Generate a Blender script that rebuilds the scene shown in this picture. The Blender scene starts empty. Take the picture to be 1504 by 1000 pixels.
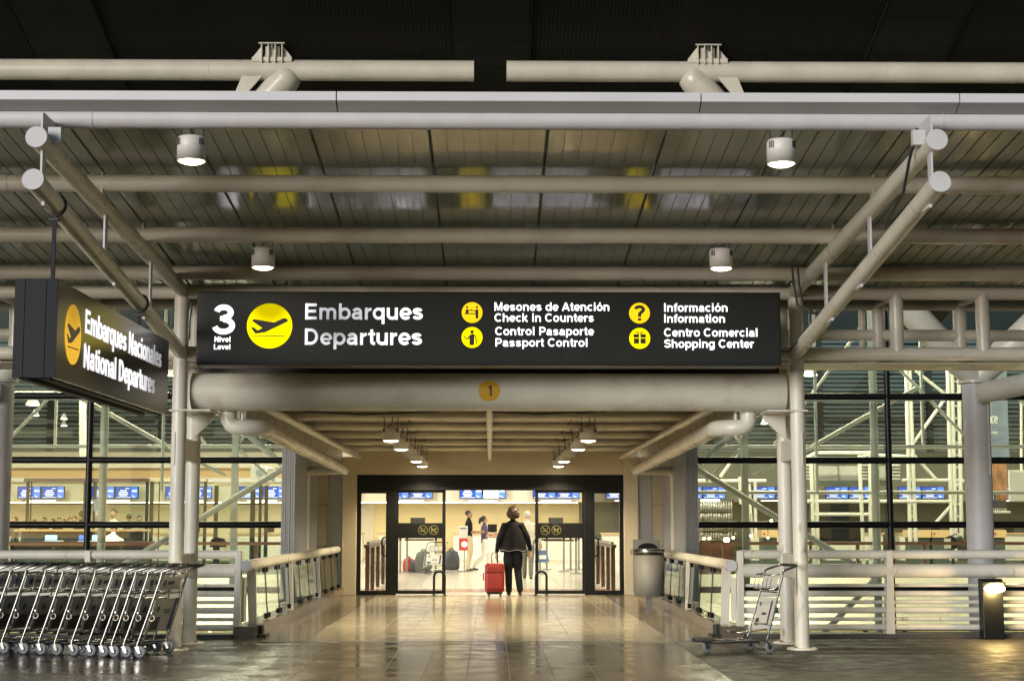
import bpy, math, random
import numpy as np
from mathutils import Vector, Matrix
random.seed(7)
R = math.radians
sc = bpy.context.scene
col = sc.collection

# ------------------------------------------------------------------ camera
cam = bpy.data.cameras.new('camera'); cam_o = bpy.data.objects.new('camera', cam); col.objects.link(cam_o)
cam.sensor_width = 36.0; cam.lens = 36.0 * 2350 / 1504
cam.clip_start = 0.05; cam.clip_end = 2000
cam_o.location = (0.035, 0, 1.4); cam_o.rotation_euler = (math.pi / 2 + math.atan(268 / 2350), 0, R(-.707))
sc.camera = cam_o
# ------------------------------------------------------------------ dusk sky, low soft sun, exposure
SUN_EL, SUN_STR, SKY_STR = 6.5, 1.35, 0.075
world = bpy.data.worlds.new('World'); sc.world = world; world.use_nodes = True
wn = world.node_tree.nodes; wl = world.node_tree.links
sky = wn.new('ShaderNodeTexSky'); sky.sky_type = 'NISHITA'; sky.sun_disc = False
sky.sun_elevation = R(SUN_EL); sky.sun_rotation = R(180 + 34)
sky.air_density = 1.0; sky.dust_density = .3; sky.ozone_density = 2.5
wl.new(sky.outputs[0], wn['Background'].inputs[0]); wn['Background'].inputs[1].default_value = SKY_STR
sun = bpy.data.lights.new('dusk_sun', 'SUN'); sun.energy = SUN_STR; sun.angle = R(22); sun.color = (1, .985, .965)
sun_o = bpy.data.objects.new('dusk_sun', sun); col.objects.link(sun_o)
sun_o.rotation_euler = (R(90 - SUN_EL), 0, R(-34)); sun_o.location = (-13, -18, 5)
sc.view_settings.view_transform = 'Standard'; sc.view_settings.look = 'None'
sc.view_settings.exposure = 1.1; sc.view_settings.gamma = 1.0; sc.view_settings.use_curve_mapping = False
sc.render.engine = 'CYCLES'
cy = sc.cycles
cy.use_denoising = True; cy.max_bounces = 7; cy.diffuse_bounces = 3; cy.glossy_bounces = 3
cy.transmission_bounces = 4; cy.transparent_max_bounces = 24; cy.caustics_reflective = False; cy.caustics_refractive = False
cy.sample_clamp_indirect = 4.0; cy.blur_glossy = 0.5
try: cy.denoiser = 'OPENIMAGEDENOISE'
except Exception: pass

# ------------------------------------------------------------------ materials
M = {}
def mat(name, rgb, rough=.5, metal=0.0, var=0.0, vscale=3.0, bump=0.0, bscale=60.0, rvar=0.0, rnd=0.0, coat=0.0, stretch=(1, 1, 1), spec=.5, dirt=None):
    m = bpy.data.materials.new(name); m.use_nodes = True; nt = m.node_tree; n = nt.nodes; l = nt.links
    b = n['Principled BSDF']
    b.inputs['Base Color'].default_value = (*rgb, 1); b.inputs['Roughness'].default_value = rough
    b.inputs['Metallic'].default_value = metal; b.inputs['Coat Weight'].default_value = coat
    b.inputs['Specular IOR Level'].default_value = spec
    geo = n.new('ShaderNodeNewGeometry'); mp = n.new('ShaderNodeMapping'); mp.inputs['Scale'].default_value = stretch
    l.new(geo.outputs['Position'], mp.inputs[0])
    def noise(sca, det=5):
        t = n.new('ShaderNodeTexNoise'); t.inputs['Scale'].default_value = sca; t.inputs['Detail'].default_value = det
        l.new(mp.outputs[0], t.inputs['Vector']); return t
    src = None
    if var > 0 or rnd > 0:
        f = None
        if var > 0:
            t = noise(vscale); mr = n.new('ShaderNodeMapRange'); mr.inputs[1].default_value = .3; mr.inputs[2].default_value = .7
            mr.inputs[3].default_value = 1 - var; mr.inputs[4].default_value = 1 + var * .6; l.new(t.outputs['Fac'], mr.inputs[0]); f = mr.outputs[0]
        if rnd > 0:
            oi = n.new('ShaderNodeObjectInfo'); mr2 = n.new('ShaderNodeMapRange'); mr2.inputs[3].default_value = 1 - rnd; mr2.inputs[4].default_value = 1 + rnd * .6
            l.new(oi.outputs['Random'], mr2.inputs[0])
            if f is None: f = mr2.outputs[0]
            else:
                mu = n.new('ShaderNodeMath'); mu.operation = 'MULTIPLY'; l.new(f, mu.inputs[0]); l.new(mr2.outputs[0], mu.inputs[1]); f = mu.outputs[0]
        mx = n.new('ShaderNodeVectorMath'); mx.operation = 'SCALE'; mx.inputs[0].default_value = rgb; l.new(f, mx.inputs['Scale'])
        src = mx.outputs[0]
    if dirt:
        t = noise(dirt[1], 8); cr = n.new('ShaderNodeMapRange'); cr.inputs[1].default_value = dirt[2]; cr.inputs[2].default_value = dirt[2] + .12
        l.new(t.outputs['Fac'], cr.inputs[0]); mi = n.new('ShaderNodeMix'); mi.data_type = 'RGBA'
        l.new(cr.outputs[0], mi.inputs['Factor']); mi.inputs['B'].default_value = (*dirt[0], 1)
        if src: l.new(src, mi.inputs['A'])
        else: mi.inputs['A'].default_value = (*rgb, 1)
        src = mi.outputs['Result']
    if src: l.new(src, b.inputs['Base Color'])
    if rvar > 0:
        t = noise(vscale * 2.3, 6); mr = n.new('ShaderNodeMapRange'); mr.inputs[1].default_value = .3; mr.inputs[2].default_value = .7
        mr.inputs[3].default_value = max(.02, rough - rvar); mr.inputs[4].default_value = rough + rvar
        l.new(t.outputs['Fac'], mr.inputs[0]); l.new(mr.outputs[0], b.inputs['Roughness'])
    if bump > 0:
        t = noise(bscale, 4); bp = n.new('ShaderNodeBump'); bp.inputs['Strength'].default_value = bump; bp.inputs['Distance'].default_value = .01
        l.new(t.outputs['Fac'], bp.inputs['Height']); l.new(bp.outputs[0], b.inputs['Normal'])
    M[name] = m; return m
def emit(name, rgb, s):
    m = bpy.data.materials.new(name); m.use_nodes = True; n = m.node_tree.nodes; n.remove(n['Principled BSDF'])
    e = n.new('ShaderNodeEmission'); e.inputs[0].default_value = (*rgb, 1); e.inputs[1].default_value = s
    m.node_tree.links.new(e.outputs[0], n['Material Output'].inputs[0]); M[name] = m; return m
def glass(name, tint=(.93, .96, .94), refl=1.0, rough=0.0):
    m = bpy.data.materials.new(name); m.use_nodes = True; n = m.node_tree.nodes; l = m.node_tree.links; n.remove(n['Principled BSDF'])
    t = n.new('ShaderNodeBsdfTransparent'); t.inputs[0].default_value = (*tint, 1)
    g = n.new('ShaderNodeBsdfGlossy'); g.inputs['Roughness'].default_value = rough
    fr = n.new('ShaderNodeFresnel'); fr.inputs[0].default_value = 1.5
    mu = n.new('ShaderNodeMath'); mu.operation = 'MULTIPLY'; mu.inputs[1].default_value = refl
    mi = n.new('ShaderNodeMixShader'); l.new(fr.outputs[0], mu.inputs[0]); l.new(mu.outputs[0], mi.inputs[0])
    l.new(t.outputs[0], mi.inputs[1]); l.new(g.outputs[0], mi.inputs[2]); l.new(mi.outputs[0], n['Material Output'].inputs[0])
    M[name] = m; return m
def backlit(name, rgb, s, spots, base=1.0):
    """backlit sign lettering: tubes behind the face, some of them weak (spots: x, z, radius, how weak)"""
    m = emit(name, rgb, s); n = m.node_tree.nodes; l = m.node_tree.links
    geo = n.new('ShaderNodeNewGeometry'); acc = None
    for (x, y, z, rad, k) in spots:
        d = n.new('ShaderNodeVectorMath'); d.operation = 'DISTANCE'; d.inputs[1].default_value = (x, y, z); l.new(geo.outputs['Position'], d.inputs[0])
        mr = n.new('ShaderNodeMapRange'); mr.interpolation_type = 'SMOOTHSTEP'; mr.inputs[1].default_value = rad * .35; mr.inputs[2].default_value = rad
        mr.inputs[3].default_value = k; mr.inputs[4].default_value = 1; l.new(d.outputs['Value'], mr.inputs[0])
        if acc is None: acc = mr.outputs[0]
        else:
            mu = n.new('ShaderNodeMath'); mu.operation = 'MULTIPLY'; l.new(acc, mu.inputs[0]); l.new(mr.outputs[0], mu.inputs[1]); acc = mu.outputs[0]
    mu = n.new('ShaderNodeMath'); mu.operation = 'MULTIPLY'; mu.inputs[1].default_value = s; l.new(acc, mu.inputs[0])
    e = [q for q in n if q.type == 'EMISSION'][0]; l.new(mu.outputs[0], e.inputs[1]); return m

mat('paint', (.60, .575, .495), .34, var=.12, vscale=2.2, bump=.08, bscale=90, rvar=.09, dirt=((.47, .42, .35), 1.6, .60))
mat('paint_worn', (.63, .60, .52), .42, var=.14, vscale=3, bump=.10, bscale=70, stretch=(1, 1, .35), rvar=.08, dirt=((.24, .17, .11), 7.0, .645))
mat('paint_cap', (.52, .51, .53), .5, var=.06, vscale=6, bump=.05)
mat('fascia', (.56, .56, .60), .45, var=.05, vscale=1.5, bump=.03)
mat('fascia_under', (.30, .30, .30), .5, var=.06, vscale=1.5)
mat('deck', (.29, .35, .30), .17, metal=.0, spec=.9, var=.10, vscale=1.3, rvar=.06, rnd=.05, stretch=(3, .5, 1))
mat('roof_panel', (.013, .0135, .0115), .7, spec=.15, var=.15, vscale=2, rnd=.12)
mat('joint', (.03, .028, .025), .8); mat('olive_wall', (.17, .165, .125), .7, var=.15, vscale=.7); mat('ceiling', (.27, .25, .20), .5, var=.08, vscale=1.2)
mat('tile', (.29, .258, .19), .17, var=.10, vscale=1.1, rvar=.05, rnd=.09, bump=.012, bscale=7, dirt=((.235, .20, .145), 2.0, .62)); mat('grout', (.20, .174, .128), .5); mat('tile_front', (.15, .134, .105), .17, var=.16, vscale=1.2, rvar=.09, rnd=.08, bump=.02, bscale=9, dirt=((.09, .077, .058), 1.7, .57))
mat('tile_border', (.13, .105, .075), .17, var=.15, vscale=1.4, rvar=.06, rnd=.08)
mat('pavement', (.046, .040, .032), .24, var=.35, vscale=1.1, bump=.10, bscale=26, rvar=.10, dirt=((.035, .030, .026), 1.6, .60))
mat('asphalt', (.030, .026, .021), .58, spec=.35, var=.35, vscale=2.2, bump=.4, bscale=55, rvar=.13, dirt=((.045, .039, .031), 2.6, .60))
mat('kerb', (.055, .05, .042), .6, var=.25, vscale=4, bump=.2)
mat('sign_box', (.011, .012, .012), .40, spec=.3, var=.08, vscale=5, bump=.03)
mat('sign_side', (.010, .012, .018), .5, spec=.15, var=.06)
mat('sign_face_gloss', (.026, .024, .017), .22, var=.05)
mat('icon_dark', (.018, .016, .012), .5); mat('sticker', (.62, .36, .02), .45, var=.05)
mat('black', (.006, .0065, .007), .4, spec=.25, var=.2, vscale=8, bump=.03); mat('rubber', (.02, .02, .021), .65); mat('wheel_grey', (.17, .18, .20), .5)
mat('chrome', (.33, .32, .295), .24, 1.0, var=.1, vscale=9); mat('board_shaded', (.30, .29, .275), .5, var=.2, vscale=9); mat('glass_edge', (.012, .022, .018), .3); mat('steel', (.22, .215, .20), .6, .2, var=.12, vscale=6, stretch=(1, 1, .3))
mat('lamp_white', (.60, .58, .55), .45, var=.05); mat('cable', (.02, .02, .02), .6)
mat('beige_wall', (.56, .49, .36), .5, var=.07, vscale=1.5); mat('tan_panel', (.40, .35, .25), .45, var=.08, vscale=1.2)
mat('grey_panel', (.34, .34, .34), .35, .2, var=.06, vscale=2); mat('blue_grey', (.27, .29, .34), .4, var=.06)
mat('cream', (.78, .73, .60), .6, var=.05, vscale=.5); mat('yellow_wall', (.78, .67, .39), .6, var=.05, vscale=.4); mat('white', (.8, .79, .76), .5)
mat('tan_band', (.62, .42, .20), .6); mat('brown_wood', (.075, .028, .020), .35, var=.2, vscale=6, stretch=(.3, 1, 4)); mat('dark_frame', (.014, .017, .016), .5, spec=.3)
mat('hall_tile', (.56, .52, .44), .16, var=.05, vscale=.8, rnd=.05); mat('hall_band', (.36, .22, .16), .2); mat('hall_dark', (.07, .085, .075), .5)
mat('white_steel', (.74, .72, .64), .4, var=.04); mat('louvre', (.38, .375, .35), .5); mat('hall_roof', (.12, .12, .11), .8)
mat('red_case', (.24, .016, .014), .40, var=.10, vscale=9, bump=.05); mat('red_print', (.42, .04, .03), .5); mat('blue_bag', (.10, .16, .30), .6); mat('grey_bag', (.06, .065, .075), .7, var=.2, vscale=12)
mat('ad_white', (.50, .485, .45), .45, var=.05); mat('ad_dark', (.05, .045, .045), .5); mat('ad_blue', (.02, .04, .16), .4); mat('ad_yellow', (.55, .36, .04), .5)
mat('skin', (.42, .25, .17), .5); mat('skin_dark', (.30, .17, .11), .5); mat('cloth_black', (.006, .006, .0065), .85, spec=.2, var=.2, vscale=20, bump=.15); mat('cloth_navy', (.008, .009, .012), .8, spec=.2, var=.2, vscale=18, bump=.15)
mat('cloth_khaki', (.50, .43, .30), .8, var=.08, vscale=14, bump=.1); mat('cloth_white', (.72, .70, .64), .75, var=.05, vscale=14, bump=.1); mat('cloth_beige', (.46, .42, .34), .8, var=.08, vscale=14, bump=.1)
mat('cloth_grey', (.12, .12, .11), .8, var=.15, vscale=14); mat('cloth_purple', (.10, .07, .16), .8, var=.3, vscale=20); mat('shoe', (.025, .02, .018), .4)
mat('hair_brown', (.055, .030, .016), .55, var=.4, vscale=40, bump=.4, bscale=120); mat('hair_dark', (.016, .012, .010), .5, var=.3, vscale=40, bump=.3, bscale=120); mat('hair_grey', (.45, .44, .41), .6, var=.2, vscale=40, bump=.3)
mat('print_white', (.75, .74, .72), .5); mat('banner', (.20, .25, .33), .5, var=.1); mat('banner_orange', (.45, .20, .09), .6, var=.6, vscale=3, stretch=(4, 1, 1)); mat('banner_dark', (.06, .055, .06), .6)
mat('icon_olive', (.12, .11, .03), .5)
glass('clear_glass', (.92, .95, .93), .35); glass('facade_glass', (.86, .90, .85), 1.0); glass('door_glass', (.95, .96, .94), .8)
emit('lamp_glow', (1.0, .84, .52), 9); emit('lamp_off_glow', (1.0, .78, .42), 14); emit('bollard_glow', (1.0, .70, .28), 12)
emit('fill_glow', (1, .86, .55), 7.0); mat('hall_joint', (.34, .30, .24), .4); mat('hall_dimming', (.085, .09, .075), .7, var=.2, vscale=1.5); glass('grey_glass', (.60, .60, .64), .6)
emit('hall_glow', (1.0, .90, .70), 10); emit('tube_glow', (1.0, .95, .85), 3.0); emit('screen_blue', (.035, .085, .42), 1.0); emit('screen_mid', (.10, .22, .75), 1.1); emit('screen_white', (.9, .92, 1), 1.3); emit('spark', (1.0, .72, .30), 25); emit('laptop', (.45, .75, .95), 1.2)

# ------------------------------------------------------------------ geometry helpers
WL = {}
class MB:
    def __init__(s): s.v = []; s.f = []; s.sm = []; s.mi = []
    def add(s, v, f, smooth=False, mi=0):
        o = len(s.v); s.v += [tuple(p) for p in v]
        for q in f: s.f.append(tuple(i + o for i in q)); s.sm.append(smooth); s.mi.append(mi)
        return s
    def box(s, x0, x1, y0, y1, z0, z1, mi=0):
        v = [(x, y, z) for x in (x0, x1) for y in (y0, y1) for z in (z0, z1)]
        return s.add(v, [(0, 1, 3, 2), (4, 6, 7, 5), (0, 4, 5, 1), (2, 3, 7, 6), (0, 2, 6, 4), (1, 5, 7, 3)], mi=mi)
    def hexa(s, a, b, mi=0):
        return s.add(list(a) + list(b), [(3, 2, 1, 0), (4, 5, 6, 7)] + [(i, (i + 1) % 4, 4 + (i + 1) % 4, 4 + i) for i in range(4)], mi=mi)
    def prism(s, poly, off, mi=0):
        n = len(poly); off = Vector(off); a = [Vector(p) for p in poly]; b = [p + off for p in a]
        return s.add(a + b, [tuple(reversed(range(n))), tuple(range(n, 2 * n))] + [(i, (i + 1) % n, n + (i + 1) % n, n + i) for i in range(n)], mi=mi)
    def tube(s, p0, p1, r, n=20, r1=None, caps=True, mi=0):
        return s.path([p0, p1], r, n, caps, radii=[r, r if r1 is None else r1], mi=mi)
    def path(s, pts, r, n=8, caps=True, radii=None, closed=False, mi=0):
        P = [Vector(p) for p in pts]; k = len(P); T = []
        for i in range(k):
            if closed: d = (P[(i + 1) % k] - P[i]).normalized() + (P[i] - P[i - 1]).normalized()
            elif i == 0: d = P[1] - P[0]
            elif i == k - 1: d = P[-1] - P[-2]
            else: d = (P[i + 1] - P[i]).normalized() + (P[i] - P[i - 1]).normalized()
            T.append(d.normalized())
        u = T[0].orthogonal().normalized(); V = []
        for i in range(k):
            if i: u = (T[i - 1].rotation_difference(T[i]) @ u).normalized()
            w = T[i].cross(u); rr = radii[i] if radii else r
            sc_ = 1.0
            if 0 < i < k - 1 or closed:
                c = max(.35, (P[i] - P[i - 1]).normalized().dot(T[i])); sc_ = 1.0 / c if c > .6 else 1.0
            for j in range(n):
                a = 2 * math.pi * j / n; V.append(P[i] + (u * math.cos(a) + w * math.sin(a)) * rr)
        F = []
        for i in range(k if closed else k - 1):
            for j in range(n):
                a, b = i * n + j, i * n + (j + 1) % n; c, d = ((i + 1) % k) * n + (j + 1) % n, ((i + 1) % k) * n + j
                F.append((a, b, c, d))
        s.add(V, F, True, mi)
        if caps and not closed: s.add(V[:n], [tuple(reversed(range(n)))], mi=mi); s.add(V[-n:], [tuple(range(n))], mi=mi)
        return s
    def lathe(s, prof, c, n=20, axis='z', smooth=True, mi=0):
        V = []; k = len(prof)
        for (r, z) in prof:
            for j in range(n):
                a = 2 * math.pi * j / n; x, y = r * math.cos(a), r * math.sin(a)
                p = (x, y, z) if axis == 'z' else ((x, z, y) if axis == 'y' else (z, x, y)); V.append((p[0] + c[0], p[1] + c[1], p[2] + c[2]))
        F = [(i * n + j, i * n + (j + 1) % n, (i + 1) * n + (j + 1) % n, (i + 1) * n + j) for i in range(k - 1) for j in range(n)]
        s.add(V, F, smooth, mi); s.add(V[:n], [tuple(reversed(range(n)))], mi=mi); s.add(V[-n:], [tuple(range(n))], mi=mi); return s
    def sphere(s, c, rx, ry, rz, n=14, m=9, mi=0, jit=0):
        V = []; 
        for i in range(m + 1):
            t = math.pi * i / m
            for j in range(n):
                a = 2 * math.pi * j / n; q = 1 + random.uniform(-jit, jit)
                V.append((c[0] + rx * q * math.sin(t) * math.cos(a), c[1] + ry * q * math.sin(t) * math.sin(a), c[2] + rz * q * math.cos(t)))
        F = [(i * n + j, (i + 1) * n + j, (i + 1) * n + (j + 1) % n, i * n + (j + 1) % n) for i in range(m) for j in range(n)]
        return s.add(V, F, True, mi)
    def build(s, name, m, parent=None, bevel=0):
        ms = m if isinstance(m, (list, tuple)) else [m]
        V = np.array(s.v); lo = V.min(0); hi = V.max(0); c = Vector(((lo[0] + hi[0]) / 2, (lo[1] + hi[1]) / 2, lo[2] if parent is None else (lo[2] + hi[2]) / 2))
        me = bpy.data.meshes.new(name); me.from_pydata([tuple(Vector(p) - c) for p in s.v], [], s.f); me.update()
        me.polygons.foreach_set('use_smooth', s.sm); me.polygons.foreach_set('material_index', s.mi)
        for q in ms: me.materials.append(M[q] if isinstance(q, str) else q)
        o = bpy.data.objects.new(name, me); col.objects.link(o); WL[o] = c.copy()
        if parent is not None: o.parent = parent; o.location = c - WL[parent]
        else: o.location = c
        if bevel: bv = o.modifiers.new('edge', 'BEVEL'); bv.width = bevel; bv.segments = 2; bv.limit_method = 'ANGLE'; bv.angle_limit = R(50)
        return o
def tag(o, label, cat, group=None):
    o['label'] = label; o['category'] = cat
    if group: o['group'] = group
    return o
def thing(name, label, cat, loc=(0, 0, 0), group=None):
    o = bpy.data.objects.new(name, None); col.objects.link(o); o.location = loc; o.empty_display_size = .1; WL[o] = Vector(loc)
    return tag(o, label, cat, group)
def struct(name, mb, m):
    o = mb.build(name, m); o['kind'] = 'structure'; return o
def clone(o, parent=None):
    c = o.copy(); col.objects.link(c); WL[c] = WL[o]
    if parent is not None: c.parent = parent
    for ch in list(o.children): clone(ch, c)
    return c
def share(src, parent, loc):
    """another piece of the same kind on the same thing, sharing mesh data; loc = world position of the source's origin moved there"""
    c = src.copy(); col.objects.link(c); c.parent = parent; WL[c] = Vector(loc); c.location = Vector(loc) - WL[parent]; return c
def arc(c, r, a0, a1, n, ax='xz'):
    out = []
    for i in range(n + 1):
        a = R(a0 + (a1 - a0) * i / n); u, v = r * math.cos(a), r * math.sin(a)
        out.append((c[0] + u, c[1], c[2] + v) if ax == 'xz' else ((c[0], c[1] + u, c[2] + v) if ax == 'yz' else (c[0] + u, c[1] + v, c[2])))
    return out
# sign lettering: a heavy grotesque drawn as strokes (cap height 1)
def _a(cx, cy, rx, ry, a0, a1, n=None):
    n = n or max(4, int(abs(a1 - a0) / 12)); return [(cx + rx * math.cos(R(a0 + (a1 - a0) * i / n)), cy + ry * math.sin(R(a0 + (a1 - a0) * i / n))) for i in range(n + 1)]
XH = .735; _o = lambda cx: _a(cx, .37, .2875, .29, 90, 450)
_S = lambda cx, a, b, rx, h0, h1: _a(cx, h1, rx, a, 12, 90) + _a(cx, h1, rx, a, 90, 270)[1:-2] + _a(cx, h0, rx * 1.06, b, 90, -90)[2:] + _a(cx, h0, rx * 1.06, b, -90, -166)[1:]
GL = {
 'o': (.85, [_o(.425)]), 'c': (.78, [_a(.42, .37, .2875, .29, 48, 312)]), 'e': (.80, [_a(.42, .37, .2875, .29, -4, 318), ([(.16, .35), (.69, .35)], .13)]),
 'a': (.80, [_a(.38, .47, .225, .18, 162, 0) + [(.605, .16), (.64, .0)], [(.60, .40), (.34, .385)] + _a(.31, .235, .18, .15, 100, 280)[1:] + [(.45, .10), (.60, .20)]]),
 'b': (.85, [[(.16, 0), (.16, 1)], _o(.45)]), 'd': (.85, [[(.69, 0), (.69, 1)], _o(.40)]), 'p': (.85, [[(.16, -.27), (.16, XH)], _o(.45)]), 'q': (.85, [[(.69, -.27), (.69, XH)], _o(.40)]),
 'g': (.85, [_o(.40), [(.69, XH), (.69, -.02)] + _a(.41, -.02, .28, .17, 0, -150)[1:]]), 'h': (.85, [[(.16, 0), (.16, 1)], _a(.42, .44, .26, .21, 180, 0) + [(.68, 0)]]), 'n': (.85, [[(.16, 0), (.16, XH)], _a(.42, .44, .26, .21, 180, 0) + [(.68, 0)]]),
 'm': (1.24, [[(.16, 0), (.16, XH)], _a(.385, .46, .225, .19, 180, 0) + [(.61, 0)], _a(.835, .46, .225, .19, 180, 0) + [(1.06, 0)]]), 'r': (.54, [[(.16, 0), (.16, XH)], _a(.46, .36, .30, .28, 180, 84)]),
 'u': (.85, [[(.68, 0), (.68, XH)], [(.16, XH), (.16, .29)] + _a(.42, .29, .26, .21, 180, 360)[1:]]), 's': (.78, [_S(.38, .115, .135, .225, .225, .515)]),
 't': (.48, [[(.25, .94), (.25, .22)] + _a(.385, .22, .135, .13, 180, 270)[1:] + [(.46, .09)], ([(.03, .66), (.46, .66)], .145)]), 'f': (.48, [[(.24, 0), (.24, .76)] + _a(.39, .76, .15, .155, 180, 90)[1:] + [(.48, .915)], ([(.03, .66), (.47, .66)], .145)]),
 'i': (.39, [[(.19, 0), (.19, XH)], [(.19, .84), (.19, 1.0)]]), 'l': (.39, [[(.19, 0), (.19, 1)]]), 'v': (.78, [[(.10, XH), (.39, .05)], [(.68, XH), (.39, .05)]]), 'k': (.80, [[(.16, 0), (.16, 1)], [(.20, .27), (.64, XH)], [(.36, .42), (.68, 0)]]),
 'E': (.93, [[(.19, 0), (.19, 1)], [(.19, .0925), (.84, .0925)], [(.19, .52), (.79, .52)], [(.19, .9075), (.83, .9075)]]), 'D': (1.02, [[(.19, 0), (.19, 1)], [(.19, .9075), (.47, .9075)] + _a(.47, .5, .37, .4075, 90, -90)[1:] + [(.19, .0925)]]),
 'N': (1.02, [[(.19, 0), (.19, 1)], [(.83, 0), (.83, 1)], [(.17, 1), (.85, 0)]]), 'M': (1.18, [[(.19, 0), (.19, 1)], [(.99, 0), (.99, 1)], [(.19, 1), (.59, .08)], [(.99, 1), (.59, .08)]]), 'A': (1.0, [[(.09, 0), (.5, .97)], [(.91, 0), (.5, .97)], ([(.24, .28), (.76, .28)], .15)]),
 'C': (1.0, [_a(.52, .5, .39, .415, 42, 318)]), 'P': (.93, [[(.19, 0), (.19, 1)], [(.19, .9075), (.52, .9075)] + _a(.52, .665, .27, .2425, 90, -90)[1:] + [(.19, .4225)]]), 'I': (.40, [[(.195, 0), (.195, 1)]]),
 'S': (.93, [_S(.46, .185, .205, .31, .30, .725)]), 'L': (.84, [[(.19, 0), (.19, 1)], [(.19, .0925), (.80, .0925)]]),
 '3': (.80, [_a(.385, .735, .215, .175, 168, -90), _a(.385, .295, .265, .205, 90, -168), ([(.28, .535), (.42, .535)], .15)]), '1': (.78, [[(.46, 0), (.46, 1)], ([(.18, .77), (.46, .80)], .14)]), '?': (.80, [_a(.40, .74, .235, .18, 172, -52) + [(.41, .46), (.40, .25)], [(.40, 0), (.40, .17)]]), ' ': (.40, [])}
GL['ó'] = (.85, GL['o'][1] + [([(.38, .84), (.52, .99)], .15)])
def lettering(name, body, x0, z0, width, cap, place, m, parent, bold=.174, space=0.012, fine=False, depth=.006):
    """place(u, v, d): world point for u across, v up, d out of the face"""
    w0 = bold; strokes = []; x = 0; word = 0
    for ch in body:
        if ch == ' ': word += 1
        adv, st = GL[ch]
        for s_ in st:
            pts, w = s_ if isinstance(s_, tuple) else (s_, w0)
            strokes.append(([(px + x, py) for px, py in pts], w, word))
        x += adv + space
    lo = min(p[0] for s_, w, _ in strokes for p in s_) - w0 / 2; hi = max(p[0] for s_, w, _ in strokes for p in s_) + w0 / 2
    sx = width / (hi - lo) if width else cap; bs = [MB() for _ in range(word + 1)]
    for k, (pts, w, wi) in enumerate(strokes):
        b = bs[wi]
        if fine: pts = [tuple(Vector(pts[i]).lerp(Vector(pts[i + 1]), j / 6)) for i in range(len(pts) - 1) for j in range(6)] + [pts[-1]]
        n = len(pts); P2 = [Vector(((p[0] - lo) * sx + x0, p[1] * cap + z0)) for p in pts]; W = w * (sx + cap) / 2 if True else w * cap; A_, B_ = [], []
        for i in range(n):
            d0 = (P2[i] - P2[i - 1]).normalized() if i else None; d1 = (P2[i + 1] - P2[i]).normalized() if i < n - 1 else None
            d = d0 if d1 is None else (d1 if d0 is None else (d0 + d1).normalized()); q = Vector((-d.y, d.x)); c = 1.0
            if d0 is not None and d1 is not None: c = min(2.0, 1 / max(.3, q.dot(Vector((-d0.y, d0.x)))))
            A_.append(P2[i] + q * W / 2 * c); B_.append(P2[i] - q * W / 2 * c)
        dd = depth + k * .00006 * min(1, depth / .006)
        V = [place(p.x, p.y, dd) for p in A_] + [place(p.x, p.y, dd) for p in B_] + [place(p.x, p.y, .0003) for p in A_] + [place(p.x, p.y, .0003) for p in B_]
        F = [(i, n + i, n + i + 1, i + 1) for i in range(n - 1)] + [(i, i + 1, 2 * n + i + 1, 2 * n + i) for i in range(n - 1)] + [(n + i + 1, n + i, 3 * n + i, 3 * n + i + 1) for i in range(n - 1)] + [(0, 2 * n, 3 * n, n), (n - 1, 2 * n - 1, 4 * n - 1, 3 * n - 1)]
        b.add(V, F)
    return [b.build(name, m, parent) for b in bs][0]
# a flat print or raised symbol: polygon in the face's (u, v), pushed out by d0..d1
def plate(mb, poly, place, d0, d1):
    a = [place(u, v, d1) for u, v in poly]; b = [place(u, v, d0) for u, v in poly]; n = len(poly)
    mb.add(a + b, [tuple(range(n)), tuple(reversed(range(n, 2 * n)))] + [(i, n + i, n + (i + 1) % n, (i + 1) % n) for i in range(n)]); return mb
def disc(c, r, n=40): return [(c[0] + r * math.cos(2 * math.pi * i / n), c[1] + r * math.sin(2 * math.pi * i / n)) for i in range(n)]
def stroke(p, q, w):
    p, q = Vector(p), Vector(q); d = (q - p).normalized() * w / 2; t = Vector((-d.y, d.x)); return [tuple(p - t), tuple(q - t), tuple(q + t), tuple(p + t)]

# ================================================================== THE SETTING: ground, path, roof
b = MB(); b.box(-60, -2.2, -40, 20.32, -.30, -.004); b.box(-2.2, 2.2, -40, 20.32, -.30, -.012)
struct('pavement', b, 'pavement')
b = MB(); b.box(2.2, 60, -40, 20.32, -.30, -.002); struct('asphalt_pavement', b, 'asphalt')
b = MB(); b.box(-2.2, 2.2, -40, 14.0, -.012, -.001); struct('road_crossing_path', b, 'tile_border')
# tiled path from the forecourt to the doors: joint bed + tiles
b = MB(); b.box(-2.2, 2.2, 13.9, 19.34, -.02, -.004); b.box(-2.88, 2.88, 19.34, 32.0, -.02, -.004); b.box(-3.2, 3.2, 20.33, 32.0, -.45, -.02)
path = struct('path', b, 'grout')
TW, TL = .4, .66; proto = None; k = 0
for r_ in range(27):
    y0 = 14.0 + r_ * TL
    for c_ in range(11):
        x0 = -2.2 + c_ * TW
        if proto is None:
            bb = MB(); bb.hexa([(x0 + .003, y0 + .003, -.004), (x0 + TW - .003, y0 + .003, -.004), (x0 + TW - .003, y0 + TL - .003, -.004), (x0 + .003, y0 + TL - .003, -.004)],
                               [(x0 + .005, y0 + .005, 0), (x0 + TW - .005, y0 + .005, 0), (x0 + TW - .005, y0 + TL - .005, 0), (x0 + .005, y0 + TL - .005, 0)])
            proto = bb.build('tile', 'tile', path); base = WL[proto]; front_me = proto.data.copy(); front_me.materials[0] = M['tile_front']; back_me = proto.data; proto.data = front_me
        else: q_ = share(proto, path, base + Vector((c_ * TW, r_ * TL, random.uniform(-.0006, .0006)))); q_.data = front_me if r_ < 8 else back_me
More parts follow.
